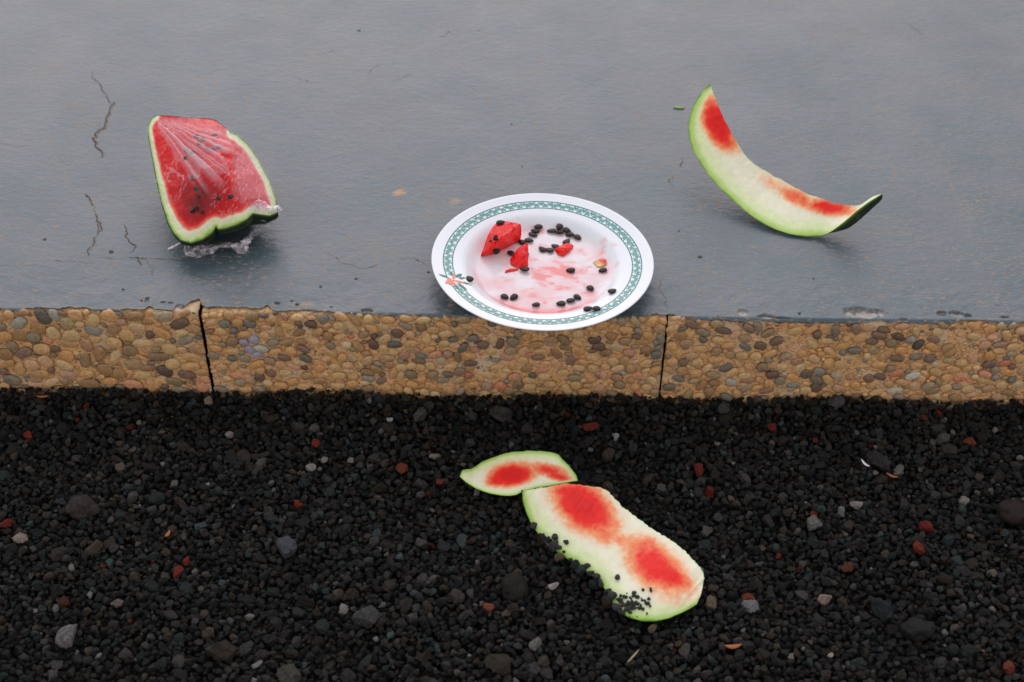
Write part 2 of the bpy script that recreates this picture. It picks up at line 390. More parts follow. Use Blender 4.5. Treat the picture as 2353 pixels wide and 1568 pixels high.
cracks = [([z00(*p) for p in [(840, 655), (820, 700), (910, 770), (940, 840), (975, 900), (1005, 960)]], 0.8, .3),
          ([z00(*p) for p in [(1005, 930), (1000, 990), (1000, 1020), (960, 1090), (935, 1170), (880, 1220), (862, 1290), (895, 1350), (925, 1400), (910, 1440)]], 2.0, 0),
          ([z10_(*p) for p in [(775, 200), (820, 250), (850, 330), (905, 410), (905, 540)]], 1.2, .42),
          ([z10_(*p) for p in [(905, 440), (900, 540), (845, 600), (850, 660), (800, 740), (815, 765)]], 1.2, .3),
          ([z10_(*p) for p in [(1145, 480), (1140, 580), (1180, 650), (1215, 680), (1180, 745)]], .95, .25),
          ([z10_(*p) for p in [(1230, 775), (1265, 820), (1300, 840)]], 1.3, 0),
          ([z10_(*p) for p in [(480, 830), (700, 820), (890, 825)]], .7, .4),
          ([z10_(*p) for p in [(900, 790), (1100, 780), (1340, 790), (1570, 805), (1800, 795), (2050, 805), (2250, 770)]], .55, .35),
          ([z10_(*p) for p in [(1290, 775), (1360, 810), (1385, 880), (1395, 940)]], .7, .3),
          ([z11(*p) for p in [(690, 830), (760, 870), (850, 900), (920, 960), (1020, 980), (1080, 1020), (1290, 995)]], .7, .25),
          ([z11(*p) for p in [(1500, 920), (1690, 935), (1830, 985)]], .55, .4),
          ([z01(*p) for p in [(1650, 340), (1720, 330), (1750, 280), (1790, 320)]], .7, .3),
          ([z01(*p) for p in [(1000, 690), (1060, 640), (1130, 590)]], .7, .35), ([z01(*p) for p in [(320, 690), (420, 730), (520, 765)]], .6, .3),
          ([z01(*p) for p in [(530, 500), (680, 470), (770, 435)]], .6, .35), ([z01(*p) for p in [(1230, 755), (1370, 690), (1430, 675)]], .6, .4),
          ([z00(*p) for p in [(0, 1310), (120, 1330), (240, 1330)]], .6, .3), ([(2085, 55), (2105, 70), (2120, 82)], .6, .3),
          ([(1572, 362), (1562, 385)], .7, .3), ([(1545, 400), (1538, 415), (1548, 430)], .74, .2), ([(1518, 640), (1516, 660), (1531, 690), (1530, 712)], .74, .2),
          ([(1640, 735), (1648, 722), (1660, 732), (1668, 745)], .7, .2)]
Vs, Fs, Vl, Fl = [], [], [], []; k0 = k1 = 0
for i, (pts, w, br) in enumerate(cracks):
    if w > .75: v, f = ribbon(pts, w, None, 0.0006, 0, i * 5, br)
    else: v, f = ribbon(pts, w, None, 0.0006, 0, i * 5, .62)
    Vs.append(v); Fs += [tuple(q + k0 for q in x) for x in f]; k0 += len(v)
    v, f = ribbon(pts, w * .85, None, 0.0004, w / 1000 * .9, i * 5, br * .6); Vl.append(v); Fl += [tuple(q + k1 for q in x) for x in f]; k1 += len(v)
link('crack', mk_mesh('crack', np.vstack(Vs), Fs, [M_CRACK]), deck)
link('crack_edge', mk_mesh('crack_edge', np.vstack(Vl), Fl, [M_CRACKL]), deck)
# small pits in the paint
Vs, Fs = [], []; k0 = 0
for (x, y, r) in [(825, 70, 2.2), (255, 578, 2.6), (102, 550, 1.8), (818, 640, 1.8), (736, 658, 1.6), (985, 625, 1.5), (1175, 285, 1.2), (1200, 382, 1.2), (200, 450, 1.6), (1608, 590, 2.2), (1560, 530, 1.0), (283, 665, 1.4), (1870, 640, 1.2), (1100, 70, 1.0), (325, 690, 1.5), (1050, 620, .9)]:
    P = onz(x, y, 0.0005); n = 9
    ang = np.linspace(0, 2 * math.pi, n, endpoint=False); rr = r / 1000 * rng.uniform(.65, 1.15, n)
    Vs.append(np.stack([P[0] + np.cos(ang) * rr * 1.2, P[1] + np.sin(ang) * rr, 0 * ang + P[2]], 1)); Fs.append(tuple(range(k0, k0 + n))); k0 += n
link('pit', mk_mesh('pit', np.vstack(Vs), Fs, [M_CRACK], smooth=False), deck)['kind'] = 'stuff'

# kerb slabs with their pebbles
PAL = [((186, 144, 92), 5), ((205, 166, 112), 4), ((160, 118, 72), 5), ((140, 104, 66), 4), ((120, 96, 70), 4), ((196, 140, 80), 4), ((222, 184, 134), 2.5), ((112, 100, 84), 3), ((92, 86, 78), 2),
       ((146, 104, 82), 2), ((168, 128, 96), 3), ((98, 74, 66), 1.8), ((80, 60, 58), 1.5), ((98, 100, 100), 2.2), ((72, 76, 78), 1.4), ((196, 130, 98), .8), ((170, 96, 72), .25), ((132, 114, 84), 1.6)]
PW = np.array([w for _, w in PAL]); PW /= PW.sum()
BASE_V, BASE_F = ico(2)
PEB = []
for k in range(12):
    v = BASE_V.copy(); v = np.sign(v) * np.abs(v) ** np.array([.88, .62, .88])
    v *= (0.74 + 0.52 * fbm(v + k * 7.3, 1.3, 2, k))[:, None]
    v[:, 1] *= 1.0; v -= v.mean(0); v /= np.abs(v).max(0)
    PEB.append(mk_mesh('pebble_%d' % k, v, BASE_F, [M_PEB]))
def kerb_slab(x0, x1, rmin, rmax, seed, label):
    R2 = np.random.default_rng(seed); zb = GZ - 0.05
    n = max(8, int((x1 - x0) / 0.004)); xx = np.linspace(x0, x1, n)
    tt = np.r_[-0.16, np.linspace(-0.04, 0.02, 25), np.linspace(0.026, -zb, 24)]
    yy, zz = profile(tt, RAD, 0.0022)
    X, Tt = np.meshgrid(xx, tt); Y = np.repeat(yy[:, None], n, 1); Z = np.repeat(zz[:, None], n, 1)
    pn = np.stack([X.ravel(), Y.ravel(), Z.ravel()], 1)
    bmp = ((fbm(pn, 60, 3, seed) - .5) * 0.004).reshape(X.shape)
    fr = sstep(0.0, 0.008, Tt); Y = Y + bmp * fr
    # the joint faces are broken, not sawn
    for c, s in ((0, 1), (-1, -1)):
        X[:, c] += s * (np.abs(fbm(pn.reshape(*X.shape, 3)[:, c], 90, 3, seed + 4) - .5) * 0.0022)
    V = np.stack([X, Y, Z], -1).reshape(-1, 3); F = [f[::-1] for f in grid_faces(len(tt), n)]
    m = len(V); V = np.vstack([V, [(x0, 0.16, zb), (x1, 0.16, zb)]])
    F.append(tuple([r * n for r in range(len(tt))] + [m])); F.append(tuple([r * n + n - 1 for r in range(len(tt))][::-1] + [m + 1]))
    o = link('kerb', mk_mesh('kerb', V, F, [M_MORTAR]))
    tag(o, label, kind='structure')
    # pack ellipses, big ones first
    pk = []; cells = {}; CS = 0.006
    def ok(x, z, a, b, th, gap):
        c, s = math.cos(th), math.sin(th); cs = []
        for q in ((-.62, 0, .62) if a > b * 1.25 else (0,)):
            cs.append((x + c * a * q, z + s * a * q, b * (1 if q == 0 else .80) if a > b * 1.25 else (a + b) / 2))
        for (cx, cz, r) in cs:
            i0, j0 = int(cx // CS), int(cz // CS)
            for i in range(i0 - 4, i0 + 5):
                for j in range(j0 - 4, j0 + 5):
                    for (ox, oz, orr) in cells.get((i, j), ()):
                        if (ox - cx) ** 2 + (oz - cz) ** 2 < ((r + orr) * gap) ** 2: return None
        return cs
    sizes = np.sort(rmin + (rmax - rmin) * R2.random(3000) ** 1.5)[::-1]
    tries = [(r, 0.86) for r in np.repeat(sizes, 11)] + [(r, .9) for r in R2.uniform(.0016, .0028, 9000)]
    for r, gap in tries:
        if len(pk) > 100000: break
        asp = R2.uniform(1.0, 1.9) if r > .0026 else R2.uniform(1, 1.6); a = r * math.sqrt(asp); b = r / math.sqrt(asp)
        x = R2.uniform(x0 + b * .9, x1 - b * .9); top = -max(0.0004, np.interp(x, ex, es) + .0012)
        z = R2.uniform(GZ - .012, top - b * .72); th = R2.normal(0, .55) * (1 if R2.random() < .8 else 2.5)
        if abs(x - (x0 if abs(x - x0) < abs(x - x1) else x1)) < abs(math.cos(th)) * a * .8: continue
        # bald mortar here and there
        if r > .0026 and fbm(np.array([[x, 0, z]]), 28, 2, seed + 2)[0] > .70: continue
        cs = ok(x, z, a, b, th, gap)
        if cs is None: continue
        for c3 in cs: cells.setdefault((int(c3[0] // CS), int(c3[1] // CS)), []).append(c3)
        pk.append((x, z, a, b, th, r))
    pk.sort(key=lambda q: -q[5])
    SV, SF, SCc = [], [], []; k0 = 0; LV, LF = ico(2)
    sp = ony(575, 790)
    for i, (x, z, a, b, th, r) in enumerate(pk):
        c = np.array(lin(*PAL[R2.choice(len(PAL), p=PW)][0], 1.0)); c[:3] = (c[:3] * .70 + .12 * np.array([.34, .215, .115]) + .14 * c[:3].mean()) * (2.0 * R2.lognormal(0, .28)); c[:3] *= np.array([.97, 1.03, .93]); c[:3] *= min(1, .66 / c[:3].max())
        if math.hypot(x - sp[0], (z - sp[2]) * .75) < .011 + R2.normal(0, .003): c = np.array(lin(158, 156, 170, 1.1)) * R2.uniform(.85, 1.1)
        up = max(0, -z - 0) ; dep = min(.0032, b * R2.uniform(.5, .75)); yc = R2.uniform(.0000, .0027) + (RAD - math.sqrt(max(0, RAD ** 2 - (RAD - up) ** 2)) if up < RAD else 0)
        if i < 300:
            p = link('pebble', PEB[R2.integers(12)], o, (x, yc, z), (0, -th, 0), (a, dep, b)); p.color = (*c[:3], 1)
        else:
            v = LV * (0.85 + .3 * vnoise(LV + i * 3.1, 1.2, i))[:, None] * np.array([a, dep, b])
            cth, sth = math.cos(th), math.sin(th)
            v = np.stack([v[:, 0] * cth - v[:, 2] * sth + x, v[:, 1] + yc, v[:, 0] * sth + v[:, 2] * cth + z], 1)
            SV.append(v); SF += [tuple(q + k0 for q in f) for f in LF]; k0 += len(v); SCc.append(np.repeat(c[None, :3], len(v), 0))
    if SV:
        s = link('small_pebbles', mk_mesh('small_pebbles', np.vstack(SV), SF, [M_PEBM], colors=np.vstack(SCc)), o); s['kind'] = 'stuff'
    return o, len(pk)
print('kerb pebbles', [kerb_slab(*a)[1] for a in [
    (-0.78, JX1 - .0015,   .0034, .0088, 5, 'left kerb slab with large loose pebbles and a chipped raised corner at its joint'),
    (JX1 + .0015, JX2 - .0008, .0027, .0064, 6, 'middle kerb slab of small tan pebbles under the plate'),
    (JX2 + .0008, 0.80, .0028, .0067, 8, 'right kerb slab with dark plum pebbles in pale mortar')]])
for (xj, w) in ((JX1, .012), (JX2, .012)):
    b = link('joint_filler', mk_mesh('joint_filler', [(xj - w, .02, -.004), (xj + w, .02, -.004), (xj + w, .02, GZ - .04), (xj - w, .02, GZ - .04)], [(0, 3, 2, 1)], [M_CRACK]))
    tag(b, 'dark gap between two kerb slabs', kind='structure')

# ------------------------------------------------------------------ gravel
V3I, F3I = ico(3)
def round_mesh(k):
    v, f = ico(4); v = np.array(v) * (0.62 + .62 * fbm(v + k * 4.1, 1.3, 2, k))[:, None] * np.array([1.15, .95, .75]); v = v * (1 + (fbm(v + k, 7, 3, k + 9) - .5) * .22)[:, None]
    return mk_mesh('lava_boulder_%d' % k, v, f, [M_GRAV])
def stone_mesh(k, sub=3, mat=M_GRAV):
    v, f = (V3I.copy(), F3I) if sub == 3 else ico(sub)
    v = np.array(v)
    R2 = np.random.default_rng(100 + k)
    for _ in range(R2.integers(7, 12)):            # knock flat facets off
        nn = R2.normal(size=3); nn /= np.linalg.norm(nn); d = R2.uniform(.42, .80)
        ex_ = np.clip(v @ nn - d, 0, None); v = v - ex_[:, None] * nn * .97
    v = v * (0.84 + .4 * fbm(v + k * 9.1, 1.5, 3, k))[:, None] * 1.25
    v = v + (fbm(v + k * 5, 4.5, 4, k + 50) - .5)[:, None] * v * .55
    v *= np.array([1.12, .95, .82]) * R2.uniform(.85, 1.15, 3)
    return mk_mesh('lava_stone_%d' % k, v, f, [mat], smooth=False)
STONES = [stone_mesh(k) for k in range(20)]
lib = bpy.data.collections.new('gravel_stones')
for k, me in enumerate(STONES):
    lib.objects.link(bpy.data.objects.new('gravel_stone', me))
XG, YG = 0.82, -0.62
def pack(n, rfun, cells, CS, gap, out, zf):
    for _ in range(n):
        r = rfun(); x = random.uniform(-XG, XG); y = random.uniform(YG, -r * .7)
        i0, j0 = int(x // CS), int(y // CS); m = int((r + .008) // CS) + 1; good = True
        for i in range(i0 - m, i0 + m + 1):
            for j in range(j0 - m, j0 + m + 1):
                for (ox, oy, orr) in cells.get((i, j), ()):
                    if (ox - x) ** 2 + (oy - y) ** 2 < ((r + orr) * gap) ** 2: good = False; break
                if not good: break
            if not good: break
        if good:
            cells.setdefault((i0, j0), []).append((x, y, r)); out.append((x, y, zf(x, y, r), r))
def gnd(x, y):
    return GZ + 0.004 * math.sin(x * 9 + 1) * math.sin(y * 11) + 0.003 * math.sin(x * 23 + y * 31) + 0.004 * math.exp(y / .02)
pts = []; cells = {}
# stones that stand out are individual things: (px, py, radius mm, colour, name, label)
ACC = [
 (187, 1165, 15, (92, 84, 80), 'stone', 'large rounded grey stone, the biggest in the gravel under the left kerb slab'),
 (2330, 1185, 17, (66, 58, 52), 'stone', 'large round dark brown stone cut by the right edge of the photo'),
 (1185, 1345, 15, (58, 52, 48), 'stone', 'large dark brown lava stone left of the long melon rind'),
 (505, 1495, 13, (88, 80, 68), 'stone', 'long grey brown stone near the bottom left of the gravel'),
 (1145, 1530, 14, (84, 76, 60), 'stone', 'rough olive brown stone at the bottom edge straight below the small rind'),
 (2024, 1062, 12, (80, 78, 76), 'stone', 'rough grey stone with a pitted top in the gravel right of the rinds'),
 (1150, 946, 10, (108, 106, 104), 'stone', 'flat light grey stone close under the kerb and above the small rind'),
 (968, 953, 8, (122, 118, 114), 'stone', 'small pale grey stone with a brown neighbour close under the kerb'),
 (845, 1420, 10, (104, 104, 106), 'stone', 'round mid grey stone left of the brown lava lump and below the rinds'),
 (660, 1265, 10, (116, 122, 130), 'stone', 'bluish grey stone with a pale streak left of the rinds'),
 (155, 1455, 9, (150, 146, 146), 'stone', 'chalky pale grey lump in the bottom left corner of the gravel'),
 (660, 1550, 9, (110, 108, 100), 'stone', 'grey stone touching the bottom edge left of centre'),
 (1017, 1240, 7, (70, 72, 72), 'stone', 'round dark grey stone between the small rind and a pale oval stone'),
 (2110, 1440, 15, (52, 54, 54), 'stone', 'big three-sided charcoal stone in the lower right gravel'),
 (2030, 1395, 12, (48, 60, 64), 'stone', 'rounded blue black stone in the lower right gravel'),
 (60, 990, 5.2, (178, 74, 38), 'cinder', 'orange red cinder near the left edge just under the kerb'),
 (198, 934, 3.8, (150, 52, 30), 'cinder', 'small dark red cinder close under the left kerb slab'),
 (300, 984, 3.5, (120, 44, 34), 'cinder', 'tiny maroon cinder under the left kerb joint'),
 (723, 1013, 4.6, (176, 70, 48), 'cinder', 'red cinder alone in the gravel under the middle kerb slab'),
 (925, 1076, 5.6, (158, 76, 50), 'cinder', 'irregular rust cinder left of the small rind tip'),
 (1010, 1104, 3.8, (168, 80, 58), 'cinder', 'tan red cinder with a pale top just left of the rind tip'),
 (683, 1160, 4.6, (160, 60, 40), 'cinder', 'rounded rust cinder midway down the gravel left of centre'),
 (405, 1312, 4.8, (170, 66, 42), 'cinder', 'rust red cinder above a second one in the lower left gravel'),
 (428, 1285, 4.0, (176, 62, 40), 'cinder', 'bright red cinder up and right of its twin in the lower left gravel'),
 (148, 1380, 5.2, (112, 64, 44), 'cinder', 'flat brown red cinder near the left edge low in the gravel'),
 (1359, 977, 6, (150, 62, 44), 'cinder', 'large brick red cinder under the kerb, right of the plate front'),
 (1607, 1077, 5.6, (160, 60, 42), 'cinder', 'pointed red cinder up and right of the long rind'),
 (1630, 1127, 5.4, (140, 44, 36), 'cinder', 'round dark red cinder right of where the two rinds meet'),
 (1775, 977, 4.4, (156, 58, 40), 'cinder', 'red cinder under the right kerb slab beside a white chip'),
 (1122, 1395, 4.6, (186, 104, 80), 'cinder', 'pinkish orange cinder below the brown lava lump'),
 (2130, 1213, 6, (158, 56, 48), 'cinder', 'crimson angular cinder in the gravel far right'),
 (2112, 1262, 5.6, (166, 74, 48), 'cinder', 'flat orange cinder just below the crimson one far right'),
 (18, 1199, 5, (160, 58, 36), 'cinder', 'orange red cinder touching the left edge mid gravel'),
 (1950, 1300, 5, (140, 84, 54), 'cinder', 'brown orange cinder right of the lower rind end'),
 (2322, 1525, 5.4, (164, 78, 56), 'cinder', 'salmon red cinder in the bottom right corner'),
 (2226, 1017, 5, (160, 84, 60), 'cinder', 'thin orange cinder under the right kerb slab near the edge'),
 (1870, 1188, 4.4, (168, 62, 40), 'cinder', 'red cinder sitting on a pale grey stone right of the rinds'),
 (1720, 1374, 5, (170, 80, 54), 'cinder', 'flat orange cinder right above a silvery shard by the rind end'),
 (45, 1238, 6, (186, 170, 156), 'stone', 'cream topped stone near the left edge mid gravel'),
 (527, 998, 3.4, (184, 178, 172), 'stone', 'small whitish stone under the middle kerb slab left end'),
 (895, 966, 3.2, (220, 222, 226), 'chip', 'small white chip close under the kerb left of the plate'),
 (1416, 1000, 3.6, (212, 210, 210), 'chip', 'white chip beside the brick red cinder under the kerb'),
 (1273, 1336, 3.8, (238, 226, 228), 'chip', 'brightest white chip left of the long rind'),
 (1897, 1370, 5.2, (196, 170, 156), 'stone', 'pale pink oval pebble in the lower right gravel'),
 (1722, 1394, 7.5, (150, 152, 156), 'shard', 'silvery grey shard right of the lower rind end'),
 (1230, 1480, 4.8, (150, 146, 142), 'stone', 'light grey stone left of and below the rind end'),
 (1969, 1163, 5.2, (184, 180, 174), 'stone', 'pale angular stone in the gravel right of the rinds'),
 (1932, 1180, 4.8, (150, 152, 156), 'stone', 'light blue grey stone left of the pale angular one'),
 (1868, 1207, 6.2, (140, 140, 136), 'stone', 'pale grey blocky stone under a red cinder'),
 (1632, 1388, 5.8, (140, 124, 100), 'stone', 'tan angular stone touching the lower rind end'),
 (1500, 1440, 3.8, (140, 128, 98), 'stone', 'small tan stone just below the lower rind end'),
 (965, 1237, 5.4, (128, 126, 124), 'stone', 'pale oval grey stone left of the rinds'),
 (480, 914, 5.4, (190, 170, 150), 'stone', 'beige stone lying right below the left kerb joint'),
 (1922, 926, 7.5, (126, 128, 130), 'stone', 'speckled grey spiky stone against the foot of the right kerb slab'),
 (1664, 932, 6, (116, 112, 112), 'stone', 'light grey stone just right of the right kerb joint foot'),
 (1000, 1047, 4.2, (170, 160, 148), 'stone', 'small beige stone upper left of the small rind'),
 (745, 1052, 4, (176, 172, 164), 'stone', 'small light stone below the red cinder under the middle kerb'),
 (715, 1070, 4.4, (190, 186, 180), 'stone', 'pale egg shaped pebble in the gravel left of centre'),
 (787, 1394, 4.6, (172, 168, 162), 'stone', 'whitish oval pebble up and left of the round mid grey stone'),
 (2215, 1152, 4.4, (176, 168, 164), 'stone', 'small pale cone shaped stone in the gravel far right'),
 (1625, 1212, 6, (126, 122, 112), 'stone', 'light stone right of the long rind middle'),
 (253, 1296, 4.2, (96, 124, 124), 'stone', 'slim teal grey cone shaped stone below the biggest stone'),
 (590, 1520, 3.6, (190, 188, 180), 'chip', 'white fleck of stone at the bottom edge left of centre'),
 (268, 1387, 4.4, (150, 138, 132), 'stone', 'small glinting pale stone in the lower left gravel'),
]
AC = []
for (px, py, r, c, nm, lb) in ACC:
    z = GZ + .004; P = onz(px, py, z); P[1] = min(P[1], -.005); r = r / 1000 * (.82 if 11 < r < 15 else 1); cells.setdefault((int(P[0] // .006), int(P[1] // .006)), []).append((P[0], P[1], r * .95)); AC.append((P, r, c, nm, lb))
pack(1900, lambda: random.uniform(.0042, .0070), cells, .006, .88, pts, lambda x, y, r: gnd(x, y) - r * .55 + random.uniform(-.002, .002))
pack(60000, lambda: random.uniform(.0023, .0040), cells, .006, .86, pts, lambda x, y, r: gnd(x, y) - r * .4 + random.uniform(-.002, .0015))
pack(90000, lambda: random.uniform(.0011, .0023), cells, .006, .84, pts, lambda x, y, r: gnd(x, y) - .0015 + random.uniform(-.0025, .001))
lower = []; cells2 = {}
pack(26000, lambda: random.uniform(.0032, .006), cells2, .006, .8, lower, lambda x, y, r: gnd(x, y) - .0085 + random.uniform(-.0015, .001))
pts += lower
for (x_, y_) in [(785, 800), (850, 845), (935, 945), (1105, 1050), (1215, 1165), (1330, 1300), (1060, 1015)]:
    P_ = onz((1120 + (x_ - 20) * 680 / 2221) * VW / 2560, (1100 + (y_ + 12) * 680 / 2221) * VW / 2560, GZ + .008)
    pts.append((P_[0], P_[1], GZ + .007, random.uniform(.0038, .0062)))
A = np.array(pts); N = len(A); print('gravel', N)
shade = rng.lognormal(0, .62, N)
cols = np.array([[.0136, .0128, .0118]]) * shade[:, None]
tint = rng.random(N)
cols[tint < .22] *= np.array([.72, 1.05, 1.15]); cols[(tint > .22) & (tint < .48)] *= np.array([1.2, 1.0, .78]); cols[(tint > .48) & (tint < .55)] *= np.array([1.5, 1.5, 1.55])
w3 = (tint > .9965) & (A[:, 3] < .0045); cols[w3] = np.array(lin(150, 62, 42)[:3]) * rng.uniform(.12, .45, (w3.sum(), 1))
small = A[:, 3] < .0026  # highlight flecks are put into the colour of some tiny stones
cols[small & (tint > .93) & (tint < .975)] *= 5
w = (tint > .972) & (tint < .985) & (A[:, 3] < .0036); cols[w] = np.array(lin(165, 160, 152)[:3]) * rng.uniform(.08, .5, (w.sum(), 1))
me = mk_mesh('gravel', A[:, :3], [], [M_GRAV])
def fattr(nm, typ, dat, key):
    a = me.attributes.new(nm, typ, 'POINT'); a.data.foreach_set(key, np.ascontiguousarray(dat).ravel())
fattr('rad', 'FLOAT', A[:, 3], 'value'); fattr('idx', 'INT', rng.integers(0, len(STONES), N), 'value')
fattr('rot', 'FLOAT_VECTOR', np.stack([rng.normal(0, .5, N), rng.normal(0, .5, N), rng.uniform(0, 6.28, N)], 1), 'vector')
fattr('gcol', 'FLOAT_COLOR', np.hstack([cols, np.ones((N, 1))]), 'color')
gravel = link('gravel', me); tag(gravel, 'loose black and charcoal lava gravel covering the ground', kind='stuff')
ng = bpy.data.node_groups.new('gravel_scatter', 'GeometryNodeTree')
ng.interface.new_socket('Geometry', in_out='INPUT', socket_type='NodeSocketGeometry'); ng.interface.new_socket('Geometry', in_out='OUTPUT', socket_type='NodeSocketGeometry')
gi, go = ng.nodes.new('NodeGroupInput'), ng.nodes.new('NodeGroupOutput')
ci = ng.nodes.new('GeometryNodeCollectionInfo'); ci.inputs['Collection'].default_value = lib; ci.inputs['Separate Children'].default_value = True; ci.inputs['Reset Children'].default_value = True
ip = ng.nodes.new('GeometryNodeInstanceOnPoints'); ip.inputs['Pick Instance'].default_value = True
def na(nm, ty):
    n = ng.nodes.new('GeometryNodeInputNamedAttribute'); n.data_type = ty; n.inputs['Name'].default_value = nm; return n.outputs[0]
L = ng.links.new
L(gi.outputs[0], ip.inputs['Points']); L(ci.outputs[0], ip.inputs['Instance']); L(na('idx', 'INT'), ip.inputs['Instance Index'])
e2r = ng.nodes.new('FunctionNodeEulerToRotation'); L(na('rot', 'FLOAT_VECTOR'), e2r.inputs[0]); L(e2r.outputs[0], ip.inputs['Rotation'])
L(na('rad', 'FLOAT'), ip.inputs['Scale']); L(ip.outputs[0], go.inputs[0])
md = gravel.modifiers.new('scatter', 'NODES'); md.node_group = ng

ROUND = [round_mesh(k) for k in range(6)]
for i, (P, r, c, nm, lb) in enumerate(AC):
    z = gnd(P[0], P[1]) + r * .25
    o = link('lava_stone' if nm == 'stone' and max(c) < 100 else nm if nm != 'stone' else 'loose_stone', ROUND[i % 6] if r > .0145 else STONES[(i * 7 + 3) % 20], None, (P[0], P[1], z), (random.uniform(-.3, .3), random.uniform(-.3, .3), random.uniform(0, 6.28)), (r * .98,) * 3)
    o.material_slots[0].link = 'OBJECT'; o.material_slots[0].material = M_STONE
    o.color = lin(*c, .27 if max(c) < 135 else .33 if nm == 'cinder' else .42); tag(o, lb, 'stone', 'coloured stones lying in the black gravel')
def scrap(name, label, cat, px, py, z, L_, W__, rz, mat, curl=.3, group=None):
    n = 9; t = np.linspace(-1, 1, n); wv = (1 - np.abs(t) ** 2.2) * W__ / 2 + .0002
    top = np.stack([t * L_ / 2, wv, np.abs(t) ** 2 * curl * L_ * .3], 1); bot = top * np.array([1, -1, 1]); th = np.array([0, 0, -.0006])
    V = np.vstack([top, bot, top + th, bot + th]); F = []
    for i in range(n - 1):
        F += [(n + i, n + i + 1, i + 1, i), (2 * n + i, 2 * n + i + 1, 3 * n + i + 1, 3 * n + i), (i, i + 1, 2 * n + i + 1, 2 * n + i), (3 * n + i, 3 * n + i + 1, n + i + 1, n + i)]
    F += [(0, 2 * n, 3 * n, n), (n - 1, 2 * n - 1, 4 * n - 1, 3 * n - 1)]
    P = onz(px, py, z)
    return tag(link(name, mk_mesh(name, V, F, [mat]), None, tuple(P), (0, 0, rz)), label, cat, group)
scrap('green_leaf_bit', 'tiny pale green leaf bit on the painted floor beside the upper melon rind tip', 'leaf', 1560, 247, .0012, .015, .0045, -.05, M_GREEN, .1)
scrap('dry_twig', 'thin tan straw stalk lying on the gravel below the long rind', 'straw', 1455, 1508, GZ + .006, .018, .0013, .9, M_STRAW, .1)
scrap('dry_leaf', 'curled orange dead leaf on the gravel below the rind end', 'leaf', 1684, 1486, GZ + .006, .016, .004, .1, M_LEAF, .6)
scrap('dry_leaf', 'small orange dead leaf flake beside the lower left red cinders', 'leaf', 385, 1228, GZ + .006, .009, .003, 1.2, M_LEAF, .6)
scrap('dry_leaf', 'thin orange dead leaf lying right of the rough pitted grey stone', 'leaf', 2050, 1094, GZ + .006, .012, .002, -.5, M_LEAF, .5)
scrap('dry_leaf', 'rust coloured dead leaf flat against the kerb foot at far left', 'leaf', 98, 911, GZ + .007, .013, .003, .1, M_LEAF, .3)
scrap('white_fleck', 'thin white plastic sliver right of the long rind', 'sliver', 1988, 1066, GZ + .008, .012, .0022, -1.0, mat_plain('white_plastic', (.7, .7, .7), .4), .5)
scrap('dry_twig', 'fine dark twig stuck to the lower left plate rim', 'straw', 1050, 685, .0235, .007, .0009, .6, mat_plain('dark_twig', (.05, .05, .02)), .1)

# ------------------------------------------------------------------ watermelon rinds
GREEN, LIME, PALE, CREAM, PEACH, RED, DRED = [np.array(lin(*c)[:3]) for c in ((96, 146, 34), (170, 204, 98), (222, 234, 180), (240, 240, 214), (248, 172, 118), (240, 34, 22), (206, 6, 8))]
def mixc(a, b, t): return a + (b - a) * t[:, None]
def red_field(pix, blobs, nseed, n3):
    m = np.zeros(len(pix))
    for (cx, cy, rx, ry, ang, k) in blobs:
        c, s = math.cos(math.radians(ang)), math.sin(math.radians(ang)); dx, dy = pix[:, 0] - cx, pix[:, 1] - cy
        u = (dx * c + dy * s) / rx; v = (-dx * s + dy * c) / ry
        m = np.maximum(m, k * np.exp(-(u * u + v * v) ** 1.15 * 1.15))
    return np.clip(m + (fbm(n3, 60, 4, nseed) - .5) * .28 * sstep(.03, .3, m) + (fbm(n3, 260, 3, nseed + 1) - .5) * .26 * sstep(.05, .3, m) + (fbm(n3 * np.array([1, .5, 1]), 620, 2, nseed + 2) - .5) * .09 * sstep(.05, .3, m), 0, 1)
def colour(e, m):
    """e: 0 at the green rim .. 1 deep in the flesh, m: redness"""
    c = mixc(GREEN[None] * np.ones((len(e), 1)), LIME, sstep(0, .08, e)); c = mixc(c, PALE, sstep(.05, .38, e)); c = mixc(c, CREAM, sstep(.35, .9, e))
    c = mixc(c, PEACH, sstep(.05, .42, m)); c = mixc(c, RED, sstep(.24, .76, m)); return mixc(c, DRED, sstep(.80, 1.0, m) * .45)
